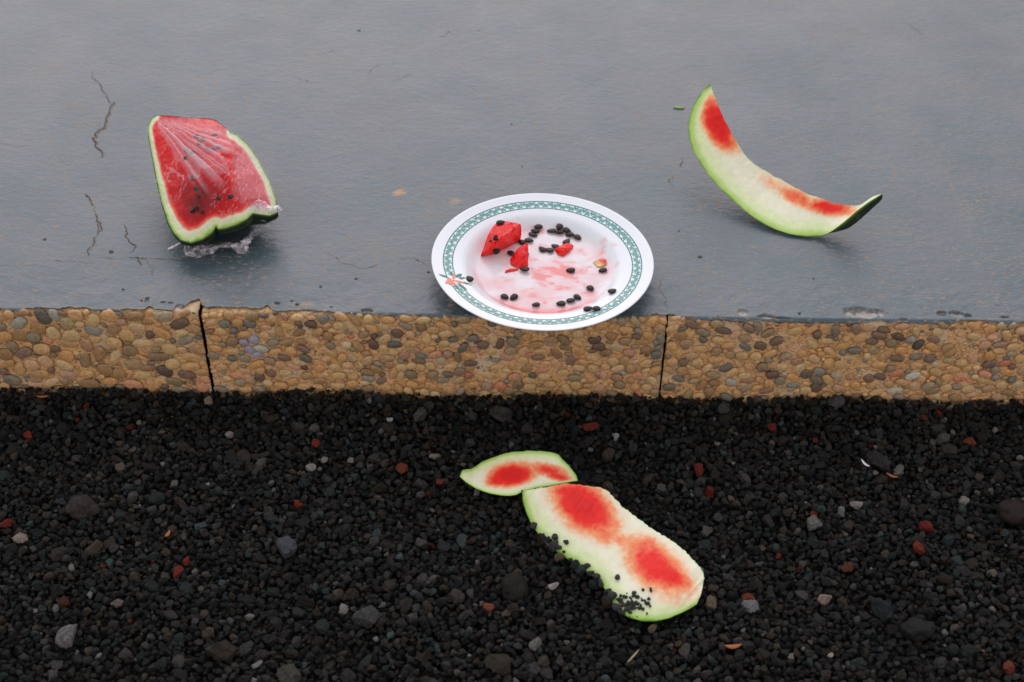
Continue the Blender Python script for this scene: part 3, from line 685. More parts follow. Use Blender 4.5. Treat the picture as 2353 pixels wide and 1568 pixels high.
def rind(name, label, cat, to_px, A_, B_, nu, nv, sag, keel, blobs, wA, wB, zmin, seed, rough_edge=0.0, bpale=0.0, endw=0.0):
    """A_, B_: rows (x, y, z mm) from one tip to the other along the two rims."""
    A_, B_ = np.array(A_, float), np.array(B_, float)
    def pathw(Q):
        return np.array([onz(*to_px(q[0], q[1]), q[2] / 1000 + zmin) for q in Q])
    A3 = (lambda Z: smooth_line(Z, 6))(resample(np.hstack([pathw(A_), A_[:, :2]]), nu)); B3 = smooth_line(resample(np.hstack([pathw(B_), B_[:, :2]]), nu), 6)
    wob = (fbm(B3[:, :3], 130, 3, seed + 7) - .5) * .003; B3[1:-1, 2] += wob[1:-1]
    if rough_edge: B3[1:-1, :2] += ((fbm(B3[:, :3], 500, 3, seed + 8) - .5) * rough_edge)[1:-1, None]
    v = np.linspace(0, 1, nv); u = np.linspace(0, 1, nu)
    G = A3[:, None, :] * (1 - v)[None, :, None] + B3[:, None, :] * v[None, :, None]
    prof = np.sin(v * math.pi)[None, :] * (np.sin(u * math.pi) ** .6)[:, None]
    P = G[..., :3].copy(); P[..., 2] += prof * sag / 1000
    fl = P.reshape(-1, 3); P[..., 2] += ((fbm(fl, 55, 4, seed) - .5) * .0018).reshape(nu, nv) * sstep(0, .2, prof)
    P[..., 2] = np.maximum(P[..., 2], zmin + .0012)
    pix = G[..., 3:].reshape(-1, 2); fl = P.reshape(-1, 3)
    vv = np.repeat(v[None], nu, 0).ravel(); uu = np.repeat(u[:, None], nv, 1).ravel()
    W = np.linalg.norm(A3[:, :3] - B3[:, :3], axis=1); Wd = np.repeat(W[:, None], nv, 1).ravel()
    tipd = np.minimum(uu, 1 - uu) * 0.28
    tipw = 1 - endw * sstep(.74, .84, uu)
    dA, dB = vv * Wd / (wA * tipw) + .25 * (1 - tipw) / max(endw, .01) * endw, (1 - vv) * Wd / wB
    e = np.clip(np.minimum(np.minimum(dA, dB + bpale), 5) + (fbm(fl, 90, 3, seed + 3) - .5) * .12, 0, 1)
    m = red_field(pix, blobs, seed, fl) * sstep(.12, .45, e)
    C = colour(e, m)
    org = np.array([fl[:, 0].mean(), fl[:, 1].mean(), zmin])
    t = thing(name, label, cat, tuple(org))
    link('flesh', mk_mesh('flesh', fl - org, grid_faces(nu, nv), [M_FLESH], colors=C), t)
    # the outside: from rim B under the keel to rim A
    ns = 14; K = np.array([keel(x) for x in u]) / 1000
    mid = .5 * (A3[:, :3] + B3[:, :3]); mid[:, 2] = P[:, nv // 2, 2]
    kw = np.sin(u * math.pi) ** .3
    Q0, Q2 = A3[:, :3], B3[:, :3]; Q1 = mid + K[:, :3] * kw[:, None] * 2; Q1 = Q1 * (1 - K[:, 3:4] * 1000) + (Q0 + K[:, :3] * kw[:, None] * 2) * K[:, 3:4] * 1000
    s = np.linspace(0, 1, ns)
    S = Q0[:, None] * ((1 - s) ** 2)[None, :, None] + Q1[:, None] * (2 * s * (1 - s))[None, :, None] + Q2[:, None] * (s ** 2)[None, :, None]
    S[..., 2] = np.maximum(S[..., 2], zmin + .0003)
    lip = np.repeat((sstep(.07, .0, s) + (sstep(.95, 1, s) if not bpale else 0 * s))[None], nu, 0).ravel()
    F = grid_faces(nu, ns); F = [f[::-1] for f in F]
    link('skin', mk_mesh('skin', S.reshape(-1, 3) - org, F, [M_SKIN], floats={'lip': lip * .8}), t)
    return t, P, G
def z3(x, y): return ((1660 + x * 600 / 2138) * VW / 2560, (180 + y * 600 / 2138) * VW / 2560)
def z4(x, y): return ((1120 + x * 680 / 2221) * VW / 2560, (1100 + y * 680 / 2221) * VW / 2560)
A_ = [(415, 108, 88), (340, 170, 80), (270, 280, 72), (226, 400, 64), (213, 500, 57), (224, 600, 50), (270, 720, 42), (340, 840, 34), (420, 950, 27), (520, 1060, 20), (640, 1170, 14), (760, 1270, 9), (880, 1350, 6), (1000, 1408, 4),
      (1130, 1450, 3), (1270, 1468, 3), (1390, 1462, 5), (1480, 1430, 12), (1600, 1340, 23), (1720, 1235, 34), (1830, 1155, 44), (1945, 1085, 52)]
B_ = [(415, 108, 88), (440, 190, 84), (480, 300, 77), (540, 430, 68), (600, 540, 60), (660, 650, 51), (720, 740, 44), (800, 815, 38), (900, 880, 33), (1020, 950, 29), (1140, 1015, 27), (1270, 1085, 26), (1400, 1130, 27), (1540, 1175, 28), (1650, 1192, 30), (1740, 1188, 35), (1830, 1128, 43), (1880, 1100, 47), (1945, 1085, 52)]
def keel3(u):
    if u < .72: return (-2.5, 2, -6.5, 0)
    k = sstep(.72, .86, u); return (-2.5 + 10 * k, 2 - 5 * k, -6.5 - 9.5 * k, .6 * k)
rind('crescent_rind', 'long crescent watermelon rind with raised tips on the painted floor', 'melon rind', z3, A_, B_, 240, 70, -3, keel3,
     [(480, 450, 250, 120, 62, 1.08), (560, 590, 150, 120, 62, .6), (1480, 1205, 230, 70, 8, .80), (1170, 1105, 230, 75, 28, .50), (960, 980, 190, 75, 28, .30), (640, 660, 110, 80, 50, .3)], .034, .006, 0, 3, bpale=.42, endw=.8)
A_ = [(95, 300, 12), (150, 350, 8), (230, 400, 6), (330, 436, 5), (430, 454, 4), (500, 459, 4), (560, 450, 5), (600, 428, 8), (700, 397, 12), (800, 382, 15), (880, 367, 17), (980, 347, 19), (1062, 335, 20)]
B_ = [(95, 300, 12), (112, 246, 17), (190, 236, 20), (280, 180, 24), (400, 130, 27), (520, 98, 29), (640, 88, 30), (780, 92, 30), (905, 115, 29), (940, 160, 28), (1000, 220, 25), (1050, 290, 22), (1062, 335, 20)]
rind('leaf_shaped_rind', 'small leaf shaped watermelon rind on the gravel with deep red centre', 'melon rind', z4, A_, B_, 180, 60, -5, lambda u: (0, 4, -7, 0),
     [(520, 262, 190, 95, -8, 1.2), (420, 300, 130, 70, -8, .85), (800, 225, 200, 55, 12, .62), (900, 285, 150, 45, 20, .66)], .011, .011, GZ + .003, 14)
A_ = [(605, 420, 10), (608, 500, 8), (640, 600, 6), (680, 690, 5), (740, 770, 5), (800, 840, 5), (870, 900, 5), (940, 950, 5), (1020, 1000, 5), (1100, 1050, 5), (1180, 1110, 5), (1240, 1170, 5), (1290, 1230, 5), (1330, 1300, 5), (1360, 1360, 5), (1400, 1410, 5), (1480, 1452, 5), (1580, 1480, 5), (1680, 1482, 5), (1790, 1462, 5), (1900, 1417, 6), (1980, 1377, 7), (2030, 1345, 8)]
B_ = [(605, 420, 10), (680, 402, 15), (770, 392, 20), (860, 376, 25), (950, 352, 27), (1050, 363, 27), (1150, 378, 26), (1250, 390, 25), (1310, 420, 23), (1360, 480, 21), (1440, 560, 19), (1550, 640, 18), (1660, 720, 18), (1770, 790, 19), (1870, 850, 20), (1960, 930, 20), (2030, 1010, 19), (2075, 1060, 17), (2092, 1120, 14), (2080, 1200, 12), (2060, 1280, 10), (2030, 1345, 8)]
pt, PPk, GPk = rind('long_rind', 'long wide watermelon rind on the gravel with two faded red patches', 'melon rind', z4, A_, B_, 260, 100, 5, lambda u: (1, 1, -7, 0),
     [(1110, 560, 330, 200, 42, 1.0), (1150, 600, 200, 130, 42, 1.0), (960, 440, 150, 110, 20, .75), (1420, 860, 170, 80, 40, .36), (1700, 1060, 330, 190, 40, .82), (1780, 1120, 250, 120, 30, .86), (1640, 900, 120, 110, 40, .6), (1250, 760, 180, 120, 40, .55)], .026, .005, GZ + .003, 23, .0022, bpale=.40)
# gravel grains on the long rind
def on_piece(px, py):
    g2 = GPk[..., 3:].reshape(-1, 2); i = np.argmin((g2[:, 0] - px) ** 2 + (g2[:, 1] - py) ** 2); return PPk.reshape(-1, 3)[i]
SV, SF = [], []; k0 = 0; sv, sf = ico(2)
R5 = np.random.default_rng(4)
grains = [(R5.normal(1470, 80), R5.normal(1350, 50), R5.uniform(.7, 1.9)) for _ in range(85)] + [(R5.normal(820, 50), R5.normal(850, 45), R5.uniform(1.0, 3.4)) for _ in range(12)] + [(x + R5.normal(0, 12), y + R5.normal(0, 12), R5.uniform(1.2, 3.8)) for x, y in
          [(780, 800), (850, 840), (900, 885), (930, 930), (1000, 985), (1060, 1010), (1120, 1050), (1160, 1110), (1210, 1150), (1240, 1180), (1290, 1230), (1310, 1270), (1330, 1300), (700, 720), (1090, 1040), (1140, 1040), (1220, 1160), (1350, 1370), (1400, 1410)]] + [(1062, 1003, .8), (590, 405, 1.0), (1640, 1365, .8), (1620, 1430, 1.0)]
for i, (x, y, r) in enumerate(grains):
    P = on_piece(x, y); r /= 1000
    v = sv.copy()
    for _ in range(7):
        nn = R5.normal(size=3); nn /= np.linalg.norm(nn); v = v - np.clip(v @ nn - R5.uniform(.45, .8), 0, None)[:, None] * nn
    v = v * r * 1.25 * R5.uniform(.75, 1.3, 3) + P + np.array([0, 0, r * .55])
    SV.append(v); SF += [tuple(q + k0 for q in f) for f in sf]; k0 += len(v)
gr = link('gravel_crumbs', mk_mesh('gravel_crumbs', np.vstack(SV), SF, [mat_plain('dark_grit', (.024, .023, .022), .85, .5, 150)], smooth=False))
tag(gr, 'black gravel crumbs scattered on the left edge of the long rind', kind='stuff')

# ------------------------------------------------------------------ seeds
sv, sf = ico(3); sv = sv.copy()
sv[:, 1] *= .70 * (1 - .26 * sv[:, 0]); sv[:, 2] *= .23 * (1 - .12 * sv[:, 0]); sv[:, 0] *= 1.0
SEED = mk_mesh('watermelon_seed', sv, sf, [M_SEED])
def img_angle(deg, el=PITCH):
    return math.atan2(-math.sin(math.radians(deg)) / math.sin(el), math.cos(math.radians(deg)))
P = onz(*z4(1383, 1145), GZ + .012); q = on_piece(1383, 1145)
tag(link('watermelon_seed', SEED, None, tuple(q + np.array([0, 0, .0014])), (0, 0, 1.35), (.0036, .0036, .0036)), 'single black seed lying on the long rind between the red patch and the grit', 'melon seed')

# ------------------------------------------------------------------ plate
PC = .25 * (onz(988, 600, .0235) + onz(1504, 600, .0235)) + .25 * (onz(1246, 436, .0235) + onz(1246, 758, .0235)); PR = .5 * np.linalg.norm(onz(988, 600, .0235) - onz(1504, 600, .0235))
print('plate', PC, PR)
PROF = np.array([(0, 6.2), (40, 6.2), (66, 6.4), (70, 6.8), (75, 8.6), (79, 11.6), (82, 14.2), (86, 16.2), (92, 17.6), (100, 19.2), (112, 21.9), (117.5, 23.3), (119.3, 23.9), (120, 23.6), (120.2, 23.0), (119.6, 22.2), (112, 19.6), (100, 16.6), (88, 13.6), (82, 10.5), (78, 5.5), (73, 2), (71, .3), (69, 0), (67, .3), (66, 2.6), (0, 3.0)]) / 1000
PROF[:, 0] *= PR / .1202
top_n = 13
def pz(r): return np.interp(r, PROF[:top_n, 0], PROF[:top_n, 1])
prof = smooth_line(resample(PROF, 150), 2); ns = 256
ang = np.linspace(0, 2 * math.pi, ns, endpoint=False)
V = np.stack([prof[:, 0][:, None] * np.cos(ang), prof[:, 0][:, None] * np.sin(ang), np.repeat(prof[:, 1][:, None], ns, 1)], -1).reshape(-1, 3)
rr = np.hypot(V[:, 0], V[:, 1]) / PR * 120
well = 1 - sstep(70, 80, rr)
n1_ = fbm(V, 42, 4, 61); n2_ = fbm(V, 260, 3, 62); n3_ = fbm(V * np.array([1, 2, 1]), 70, 5, 63)
stain = well * (.11 + .24 * sstep(.3, .7, n1_))
stain += well * sstep(.44, .76, n3_) * sstep(-.0, .5, n2_) * np.exp(-(((V[:, 0] - .012) / .045) ** 2 + ((V[:, 1] + .012) / .036) ** 2)) * .9
pool = np.exp(-((rr - 72) / 5.0) ** 2) * np.exp(-((np.arctan2(V[:, 0] - .006, -V[:, 1])) / .62) ** 2); stain += pool * 1.05 * (.7 + .5 * n1_)
stain += np.exp(-((V[:, 0] - .004) ** 2 + (V[:, 1] + .052) ** 2) / .012 ** 2) * .2
stain += .25 * sstep(.70, .76, fbm(V, 95, 3, 64)) * (1 - sstep(88, 96, rr)) * (V[:, 2] > .004)
for (sx, sy, r_, k) in [(.0, .068, .0035, .6), (-.03, .07, .0025, .35), (.018, .072, .004, .25), (.042, .036, .004, .4), (.047, .030, .003, .3), (.052, .008, .0016, .7), (.064, .012, .002, .3), (-.034, .062, .002, .3)]:
    stain += k * np.exp(-((V[:, 0] - sx) ** 2 + (V[:, 1] - sy) ** 2) / r_ ** 2)
plate = thing('dinner_plate', 'white dinner plate with teal leaf border overhanging the pebble kerb', 'plate', (PC[0], PC[1], 0.0008))
plate.rotation_euler = (0, math.radians(.9), 0)
F = grid_faces(150, ns, True)
link('dish', mk_mesh('dish', V, F, [M_PLATE], floats={'stain': np.clip(stain * 1.3, 0, .95)}), plate)
RM = Matrix.Rotation(math.radians(.9), 3, 'Y')
def plate_hit(px, py, h=0.0):
    z = .015
    for _ in range(25):
        P = onz(px, py, z); l = RM.transposed() @ Vector((P[0] - PC[0], P[1] - PC[1], 0)); r = math.hypot(l.x, l.y)
        w = (RM @ Vector((l.x, l.y, float(pz(r)) + h))).z + .0008; z = z + .6 * (w - z)
    return onz(px, py, z)
# printed border: two rings, a leaf band broken by a flower emblem
em = plate_hit(*((1060 + 285 * 600 / 2353) * VW / 2560, (460 + 945 * 600 / 2353) * VW / 2560)); eml = RM.transposed() @ Vector((em[0] - PC[0], em[1] - PC[1], 0)); ea = math.atan2(eml.y, eml.x)
r_out, r_in = .885 * PR, .805 * PR
def ring(r0, wd, gap):
    n = 240; a = np.linspace(ea + gap, ea + 2 * math.pi - gap, n); V = []
    for r in (r0 - wd / 2, r0 + wd / 2): V.append(np.stack([r * np.cos(a), r * np.sin(a), pz(np.full(n, r)) + .00018], 1))
    return np.vstack(V), [(i, n + i, n + i + 1, i + 1) for i in range(n - 1)]
for r0 in (r_out, r_in):
    v, f = ring(r0, .00115, .055); link('border_ring', mk_mesh('border_ring', v, f, [M_TEAL]), plate)
def leaf(x, y, a, L_, W__, V, F):
    k = len(V); ca, sa = math.cos(a), math.sin(a)
    for (t, w) in ((0, 0), (.35, .5), (.7, .38), (1, 0), (.7, -.38), (.35, -.5)):
        X = x + ca * t * L_ - sa * w * W__; Y = y + sa * t * L_ + ca * w * W__; V.append((X, Y, float(pz(math.hypot(X, Y))) + .00018))
    F.append(tuple(range(k, k + 6)))
V, F = [], []; nb = 124; R6 = random.Random(3)
for i in range(nb):
    a = ea + .10 + (2 * math.pi - .20) * (i + .5) / nb; rm = (r_out + r_in) / 2; s = 1 if i % 2 else -1
    bx, by = (rm - s * .0022) * math.cos(a), (rm - s * .0022) * math.sin(a)
    for q in (-1.9, -1.15, -.5, .15, .7, 1.3, 2.1): leaf(bx, by, a + (0 if s > 0 else math.pi) + q + R6.uniform(-.15, .15), R6.uniform(.0034, .0044), .0015, V, F)
    for q in (-.028, .012, .034): leaf(rm * math.cos(a + q) + R6.uniform(-.001, .001), rm * math.sin(a + q), a + R6.uniform(-1.6, 1.6), .0036, .0015, V, F)
link('leaf_band', mk_mesh('leaf_band', V, F, [M_TEAL2], smooth=False), plate)
V, F = [], []; rm = (r_out + r_in) / 2; bx, by = rm * math.cos(ea), rm * math.sin(ea)
for (dx, dy, a, L_, W__) in [(-.003, .002, 2.9, .0095, .003), (.002, .004, 1.0, .0085, .004), (.004, .003, .55, .007, .003), (.005, .0, -.25, .011, .003), (.003, -.003, -.75, .012, .0035), (.001, -.004, -1.15, .0095, .003), (-.001, .005, 1.9, .006, .0025)]: leaf(bx + dx * 1.35, by + dy * 1.35, a, L_ * 1.3, W__ * 1.3, V, F)
link('emblem_leaves', mk_mesh('emblem_leaves', V, F, [M_TEAL], smooth=False), plate)
V, F = [], []
for (dx, dy, a, L_, W__) in [(0, 0, 1.5, .010, .0025), (0, 0, -.15, .011, .0028), (.001, 0, 3.9, .010, .006), (0, 0, 4.4, .0085, .005), (-.001, -.001, 2.6, .005, .004), (.0, -.003, -1.0, .005, .003)]: leaf(bx + dx * 1.35, by + dy * 1.35, a, L_ * 1.3, W__ * 1.3, V, F)
V = [(x, y, z + .0001) for x, y, z in V]
link('emblem_flower', mk_mesh('emblem_flower', V, F, [M_ORANGE], smooth=False), plate)

def z2(x, y): return ((1060 + x * 600 / 2353) * VW / 2560, (460 + y * 600 / 2353) * VW / 2560)
GS = 'black seeds scattered on the plate'
for (x, y, a, lb, lift, s) in [
    (1120, 420, -15, 'topmost seed of the slanting row of three right of the big red chunk', .3, 1),
    (1090, 460, 0, 'middle seed of the slanting row of three right of the big red chunk', .8, 1),
    (1068, 497, 15, 'lowest seed of the slanting row of three right of the big red chunk', .3, 1),
    (958, 570, 20, 'left seed of the pair touching the right corner of the big chunk', .3, 1),
    (1030, 553, 10, 'right seed of the pair above the tip of the tall red shard', .5, 1),
    (1250, 460, 0, 'left end seed of the seed cluster at the back of the plate', .3, 1),
    (1327, 420, -55, 'steeply tilted top seed of the cluster at the back of the plate', 1.0, 1),
    (1325, 468, 0, 'front middle seed of the cluster at the back of the plate', .8, 1.05),
    (1400, 455, 25, 'seed behind the fourth in the cluster at the back of the plate', .4, 1),
    (1432, 495, 15, 'next to last seed on the right of the back cluster', .5, 1),
    (1507, 523, 40, 'right end seed of the cluster at the back of the plate', .3, 1),
    (1398, 565, -40, 'seed standing right behind the small red scrap', .4, 1),
    (1160, 640, 35, 'left seed of the row of three left of the small red scrap', .3, 1),
    (1230, 648, 25, 'middle seed of the row of three left of the small red scrap', .4, 1),
    (1288, 612, 20, 'upper right seed of the row of three by the small red scrap', .3, 1),
    (860, 680, 25, 'seed half under the left side of the tall red shard', .2, 1),
    (1003, 690, 70, 'seed peeking out behind the right side of the tall red shard', .2, .8),
    (985, 835, 12, 'seed resting on the foot of the tall red shard', 1.6, 1.05),
    (1437, 847, 10, 'lone seed in the middle of the plate below the small red scrap', .2, 1),
    (1752, 845, -15, 'seed just below the pale orange scrap', .3, 1),
    (447, 930, 50, 'lone seed beside the orange flower emblem', .3, 1),
    (792, 1105, 25, 'left seed of the pair at the front left of the plate', .2, 1),
    (880, 1110, -35, 'right seed of the pair at the front left of the plate', .3, 1),
    (1097, 1182, -10, 'lone seed in the pink juice at the front of the plate', .2, .9),
    (1342, 1172, -5, 'left seed of the row of three at the front right of the well', .2, 1.05),
    (1442, 1140, -5, 'middle seed of the row of three at the front right of the well', .3, 1),
    (1505, 1110, 30, 'right seed of the row of three at the front right of the well', .3, .95),
    (1633, 1022, 45, 'lone seed on the right slope of the well above the row of three', .3, 1),
    (1845, 1050, -20, 'lone seed touching the inner ring on the right rim', .2, 1),
    (1607, 1223, -5, 'left seed of the pair on the front right teal border', .2, 1),
    (1687, 1222, -15, 'right seed of the pair on the front right teal border', .2, 1)]:
    P = plate_hit(*z2(x, y), .0015 + lift / 1000)
    a2 = img_angle(a) + (math.pi if random.random() < .5 else 0)
    tag(link('watermelon_seed', SEED, None, tuple(P), (random.uniform(-.15, .15), random.uniform(-.15, .15), a2), (.0052 * s * random.uniform(.92, 1.05), .0054 * s, .0056 * s)), lb, 'melon seed', GS)

def hull(name, pts, col_fn, seed, cuts=3, amp=.0012, bev=.0012, parent=None):
    bm = bmesh.new()
    for p in pts: bm.verts.new(p)
    bmesh.ops.convex_hull(bm, input=bm.verts); bmesh.ops.delete(bm, geom=[v for v in bm.verts if not v.link_faces], context='VERTS')
    bmesh.ops.bevel(bm, geom=list(bm.edges), offset=bev, segments=2, affect='EDGES', clamp_overlap=True)
    bmesh.ops.triangulate(bm, faces=bm.faces); bmesh.ops.subdivide_edges(bm, edges=bm.edges, cuts=cuts, use_grid_fill=True); bmesh.ops.triangulate(bm, faces=bm.faces)
    V = np.array([v.co[:] for v in bm.verts]); N_ = np.array([v.normal[:] for v in bm.verts]); F = [tuple(v.index for v in f.verts) for f in bm.faces]; bm.free()
    V = V + N_ * ((fbm(V, 220, 3, seed) - .5) * 2 * amp + (fbm(V, 700, 2, seed + 1) - .5) * amp)[:, None]
    V[:, 2] = np.maximum(V[:, 2], pts[:, 2].min() - .0005)
    return V, F, col_fn(V)
def redcol(V):
    n = fbm(V, 150, 4, 77); n2 = fbm(V, 900, 2, 78)
    c = mixc(np.array(lin(238, 4, 8)[:3])[None] * np.ones((len(V), 1)), np.array(lin(240, 48, 40)[:3]), sstep(.48, .72, n))
    return mixc(c, np.array(lin(246, 110, 92)[:3]), sstep(.60, .85, n2) * .6 * sstep(.02, -.012, V[:, 0]))
def chunk(name, label, spec, seed, cat='melon piece', amp=.0008, col=redcol, bev=.0022):
    pts = np.array([plate_hit(*z2(x, y), h / 1000) for x, y, h in spec]); org = np.array([pts[:, 0].mean(), pts[:, 1].mean(), pts[:, 2].min()])
    V, F, C = hull(name, pts - org, col, seed, 6, amp, bev)
    o = thing(name, label, cat, tuple(org), 'red watermelon scraps on the plate')
    link('flesh', mk_mesh('flesh', V, F, [M_WET], colors=C), o); return o, org
o, org = chunk('melon_chunk', 'largest red watermelon chunk on the plate with seeds in its side', [(548, 720, .5), (690, 690, .5), (770, 650, .5), (945, 560, .5), (840, 560, 0), (650, 560, 0), (600, 575, 14), (640, 470, 22), (700, 385, 26), (760, 352, 27), (955, 392, 22), (957, 500, 9), (720, 560, 24), (690, 600, 17)], 5)
def in_chunk(x, y, h, a, s, tilt=.8):
    P = plate_hit(*z2(x, y), h / 1000) - org
    link('seed', SEED, o, tuple(P), (tilt, 0, img_angle(a)), (s,) * 3)
in_chunk(750, 378, 27.5, -15, .0048, .2); in_chunk(705, 520, 25.5, -60, .0035); in_chunk(648, 560, 20, 60, .0022); in_chunk(712, 660, 10, -20, .0046); in_chunk(700, 540, 24, 20, .003)
chunk('melon_shard', 'tall thin red watermelon shard leaning beside the large chunk', [(838, 742, .5), (845, 800, .3), (940, 835, .3), (1025, 815, .3), (1000, 770, 3), (1018, 562, 14), (1022, 600, 12), (1000, 690, 9), (930, 620, 12), (890, 690, 8), (985, 740, 8), (985, 700, 0)], 6, bev=.0008)
chunk('melon_sliver', 'thin red watermelon sliver at the foot of the tall shard', [(783, 878, .4), (800, 850, .4), (850, 828, .6), (935, 832, .5), (930, 850, .2), (860, 850, .2), (830, 840, 2.5)], 7, amp=.0005, bev=.0005)
chunk('melon_scrap', 'small bright red watermelon scrap right of the row of three seeds', [(1268, 640, .5), (1310, 700, .3), (1370, 718, .3), (1475, 622, .3), (1455, 590, 3), (1405, 575, 6), (1330, 630, 7), (1400, 640, 6), (1290, 625, 4)], 8, bev=.0008)
chunk('pale_melon_scrap', 'flat pale orange watermelon scrap on the right of the plate', [(1650, 768, .4), (1662, 785, .3), (1740, 727, 1.6), (1790, 740, 1.8), (1795, 800, .4), (1705, 822, .3), (1690, 800, .3), (1720, 760, 2.4)], 9, amp=.0008, bev=.0006,
      col=lambda V: mixc(np.array(lin(238, 196, 130)[:3])[None] * np.ones((len(V), 1)), np.array(lin(232, 90, 66)[:3]), sstep(-.002, .004, V[:, 0] + V[:, 1])))

# ------------------------------------------------------------------ wrapped wedge
def z1(x, y): return ((340 + x * 400 / 1568) * VW / 2560, (260 + y * 400 / 1568) * VW / 2560)
RIM = np.array([(190, 115, 80), (150, 150, 79), (118, 215, 76), (115, 290, 73), (150, 480, 64), (190, 700, 54), (240, 930, 44), (300, 1130, 36), (370, 1270, 31), (440, 1340, 28), (540, 1364, 27), (650, 1332, 28), (730, 1282, 30), (768, 1240, 33), (784, 1200, 37), (802, 1232, 34), (880, 1222, 33), (990, 1187, 35), (1090, 1132, 38), (1145, 1075, 40),
       (1230, 1090, 36), (1310, 1100, 34), (1390, 1065, 34), (1372, 940, 40), (1310, 760, 48), (1210, 560, 58), (1100, 400, 68), (1000, 310, 76), (930, 280, 79), (860, 222, 84), (780, 160, 88), (700, 146, 89), (620, 142, 88), (500, 135, 87), (330, 120, 84)], float)
nr = 33
rimd = resample(np.vstack([RIM, RIM[:1]]), 281)[:-1]
RIDGE = np.array([(700, 350, 90), (760, 300, 90), (820, 500, 86), (830, 700, 76), (835, 850, 67), (820, 1000, 55), (960, 480, 82), (990, 750, 69), (1010, 950, 53), (400, 500, 74), (450, 800, 61), (500, 1050, 47), (600, 1200, 39), (350, 300, 82), (1150, 700, 62), (1230, 900, 49), (600, 300, 89), (600, 650, 73)], float)
ctrl = np.vstack([rimd[::5], RIDGE])
dm = np.linalg.norm(ctrl[:, None, :2] - ctrl[None, :, :2], axis=2); wts = np.linalg.solve(dm + np.eye(len(ctrl)) * 1e-6, ctrl[:, 2])
def ztop(Q): return np.linalg.norm(Q[:, None, :] - ctrl[None, :, :2], axis=2) @ wts
def inside(Q, poly):
    x, y = Q[:, 0], Q[:, 1]; c = np.zeros(len(Q), bool); j = len(poly) - 1
    for i in range(len(poly)):
        xi, yi, xj, yj = poly[i, 0], poly[i, 1], poly[j, 0], poly[j, 1]
        hit = ((yi > y) != (yj > y)) & (x < (xj - xi) * (y - yi) / (yj - yi + 1e-12) + xi); c ^= hit; j = i
    return c
gx, gy = np.meshgrid(np.arange(100, 1420, 8.5), np.arange(100, 1390, 8.5)); gx = gx + (np.arange(gx.shape[0])[:, None] % 2) * 4.2
Q = np.stack([gx.ravel(), gy.ravel()], 1); Q = Q[inside(Q, rimd)]
Q = Q[np.min(np.linalg.norm(Q[:, None, :] - rimd[None, ::1, :2], axis=2), axis=1) > 6]
n_r = len(rimd); AP = np.vstack([rimd[:, :2], Q])
res = delaunay_2d_cdt([Vector(p) for p in AP], [(i, (i + 1) % n_r) for i in range(n_r)], [], 1, 1e-4)
AP = np.array([p[:] for p in res[0]]); TF = [tuple(f) for f in res[2]]
Zt = ztop(AP) / 1000
P3 = np.array([onz(*z1(x, y), z) for (x, y), z in zip(AP, Zt)])
Zn = (fbm(P3, 60, 4, 41) - .5) * .006 + (fbm(P3, 300, 3, 42) - .5) * .0018
# distance to the parts of the rim that are rind (not to the cut at the back)
rsel = rimd[: int(n_r * .0) + n_r]; seg = resample(np.vstack([RIM[:29]]), 260)
dz = np.min(np.linalg.norm((AP[:, None, :] - seg[None, :, :2]) / np.array([1, 1.0]), axis=2), axis=1)
inn = sstep(0, 30, np.min(np.linalg.norm(AP[:, None, :] - rimd[None, :, :2], axis=2), axis=1))
P3[:, 2] += Zn * inn
wn_ = (fbm(P3, 70, 3, 44) - .5)
wid = np.interp(AP[:, 1], [100, 500, 1000, 1200, 1400], [42, 56, 82, 122, 140]); wid = np.where((AP[:, 0] > 900) & (AP[:, 1] < 1000), 66, wid)
d = dz / wid + wn_ * .25
C = mixc(GREEN[None] * np.ones((len(d), 1)), LIME, sstep(0, .12, d)); C = mixc(C, PALE, sstep(.1, .35, d)); C = mixc(C, CREAM, sstep(.4, .75, d)); C = mixc(C, np.array(lin(240, 120, 90)[:3]), sstep(.75, 1.0, d)); C = mixc(C, np.array(lin(232, 4, 16)[:3]), sstep(.95, 1.35, d))
lowl = np.exp(-(((AP[:, 0] - 620) / 260) ** 2 + ((AP[:, 1] - 930) / 260) ** 2)); C = mixc(C, np.array(lin(128, 0, 8)[:3]), np.clip(lowl * .9 + (fbm(P3, 110, 3, 45) - .5) * .6, 0, 1) * sstep(1.1, 1.6, d))  # cavity shadow at lower left, painted into the flesh as darker red
org = np.array([P3[:, 0].mean(), P3[:, 1].mean(), 0])
wedge = thing('wrapped_watermelon_wedge', 'red watermelon wedge wrapped in wrinkled clear cling film on the painted floor', 'watermelon', tuple(org))
# orient triangles upward
def up(F, P):
    out = []
    for f in F:
        a, b, c = P[f[0]], P[f[1]], P[f[2]]; nn = np.cross(b - a, c - a); out.append(f if np.dot(nn, EYE - a) > 0 else f[::-1])
    return out
TF = up(TF, P3)
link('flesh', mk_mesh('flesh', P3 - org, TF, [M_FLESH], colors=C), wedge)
rim3 = P3[:n_r]; ctr = rim3.mean(0) + np.array([.006, .012, 0]); rings = []
for t in np.linspace(0, 1, 14):
    k = 1 + .045 * math.sin(t * math.pi) * (1 - t) - .50 * t ** 2.0
    z = rim3[:, 2] * (1 - t) ** .85 * (1 if t < 1 else 0) + .0006
    rings.append(np.stack([ctr[0] + (rim3[:, 0] - ctr[0]) * k, ctr[1] + (rim3[:, 1] - ctr[1]) * k, z], 1))
V = np.vstack(rings); F = grid_faces(14, n_r, True); F.append(tuple(range(13 * n_r, 14 * n_r)))
lip = np.repeat(np.r_[.35, 0, 0, np.zeros(11)], n_r)
link('skin', mk_mesh('skin', V - org, F, [M_SKIN], floats={'lip': lip}), wedge)
def top_pt(x, y):
    i = np.argmin((AP[:, 0] - x) ** 2 + (AP[:, 1] - y) ** 2); return P3[i] - org
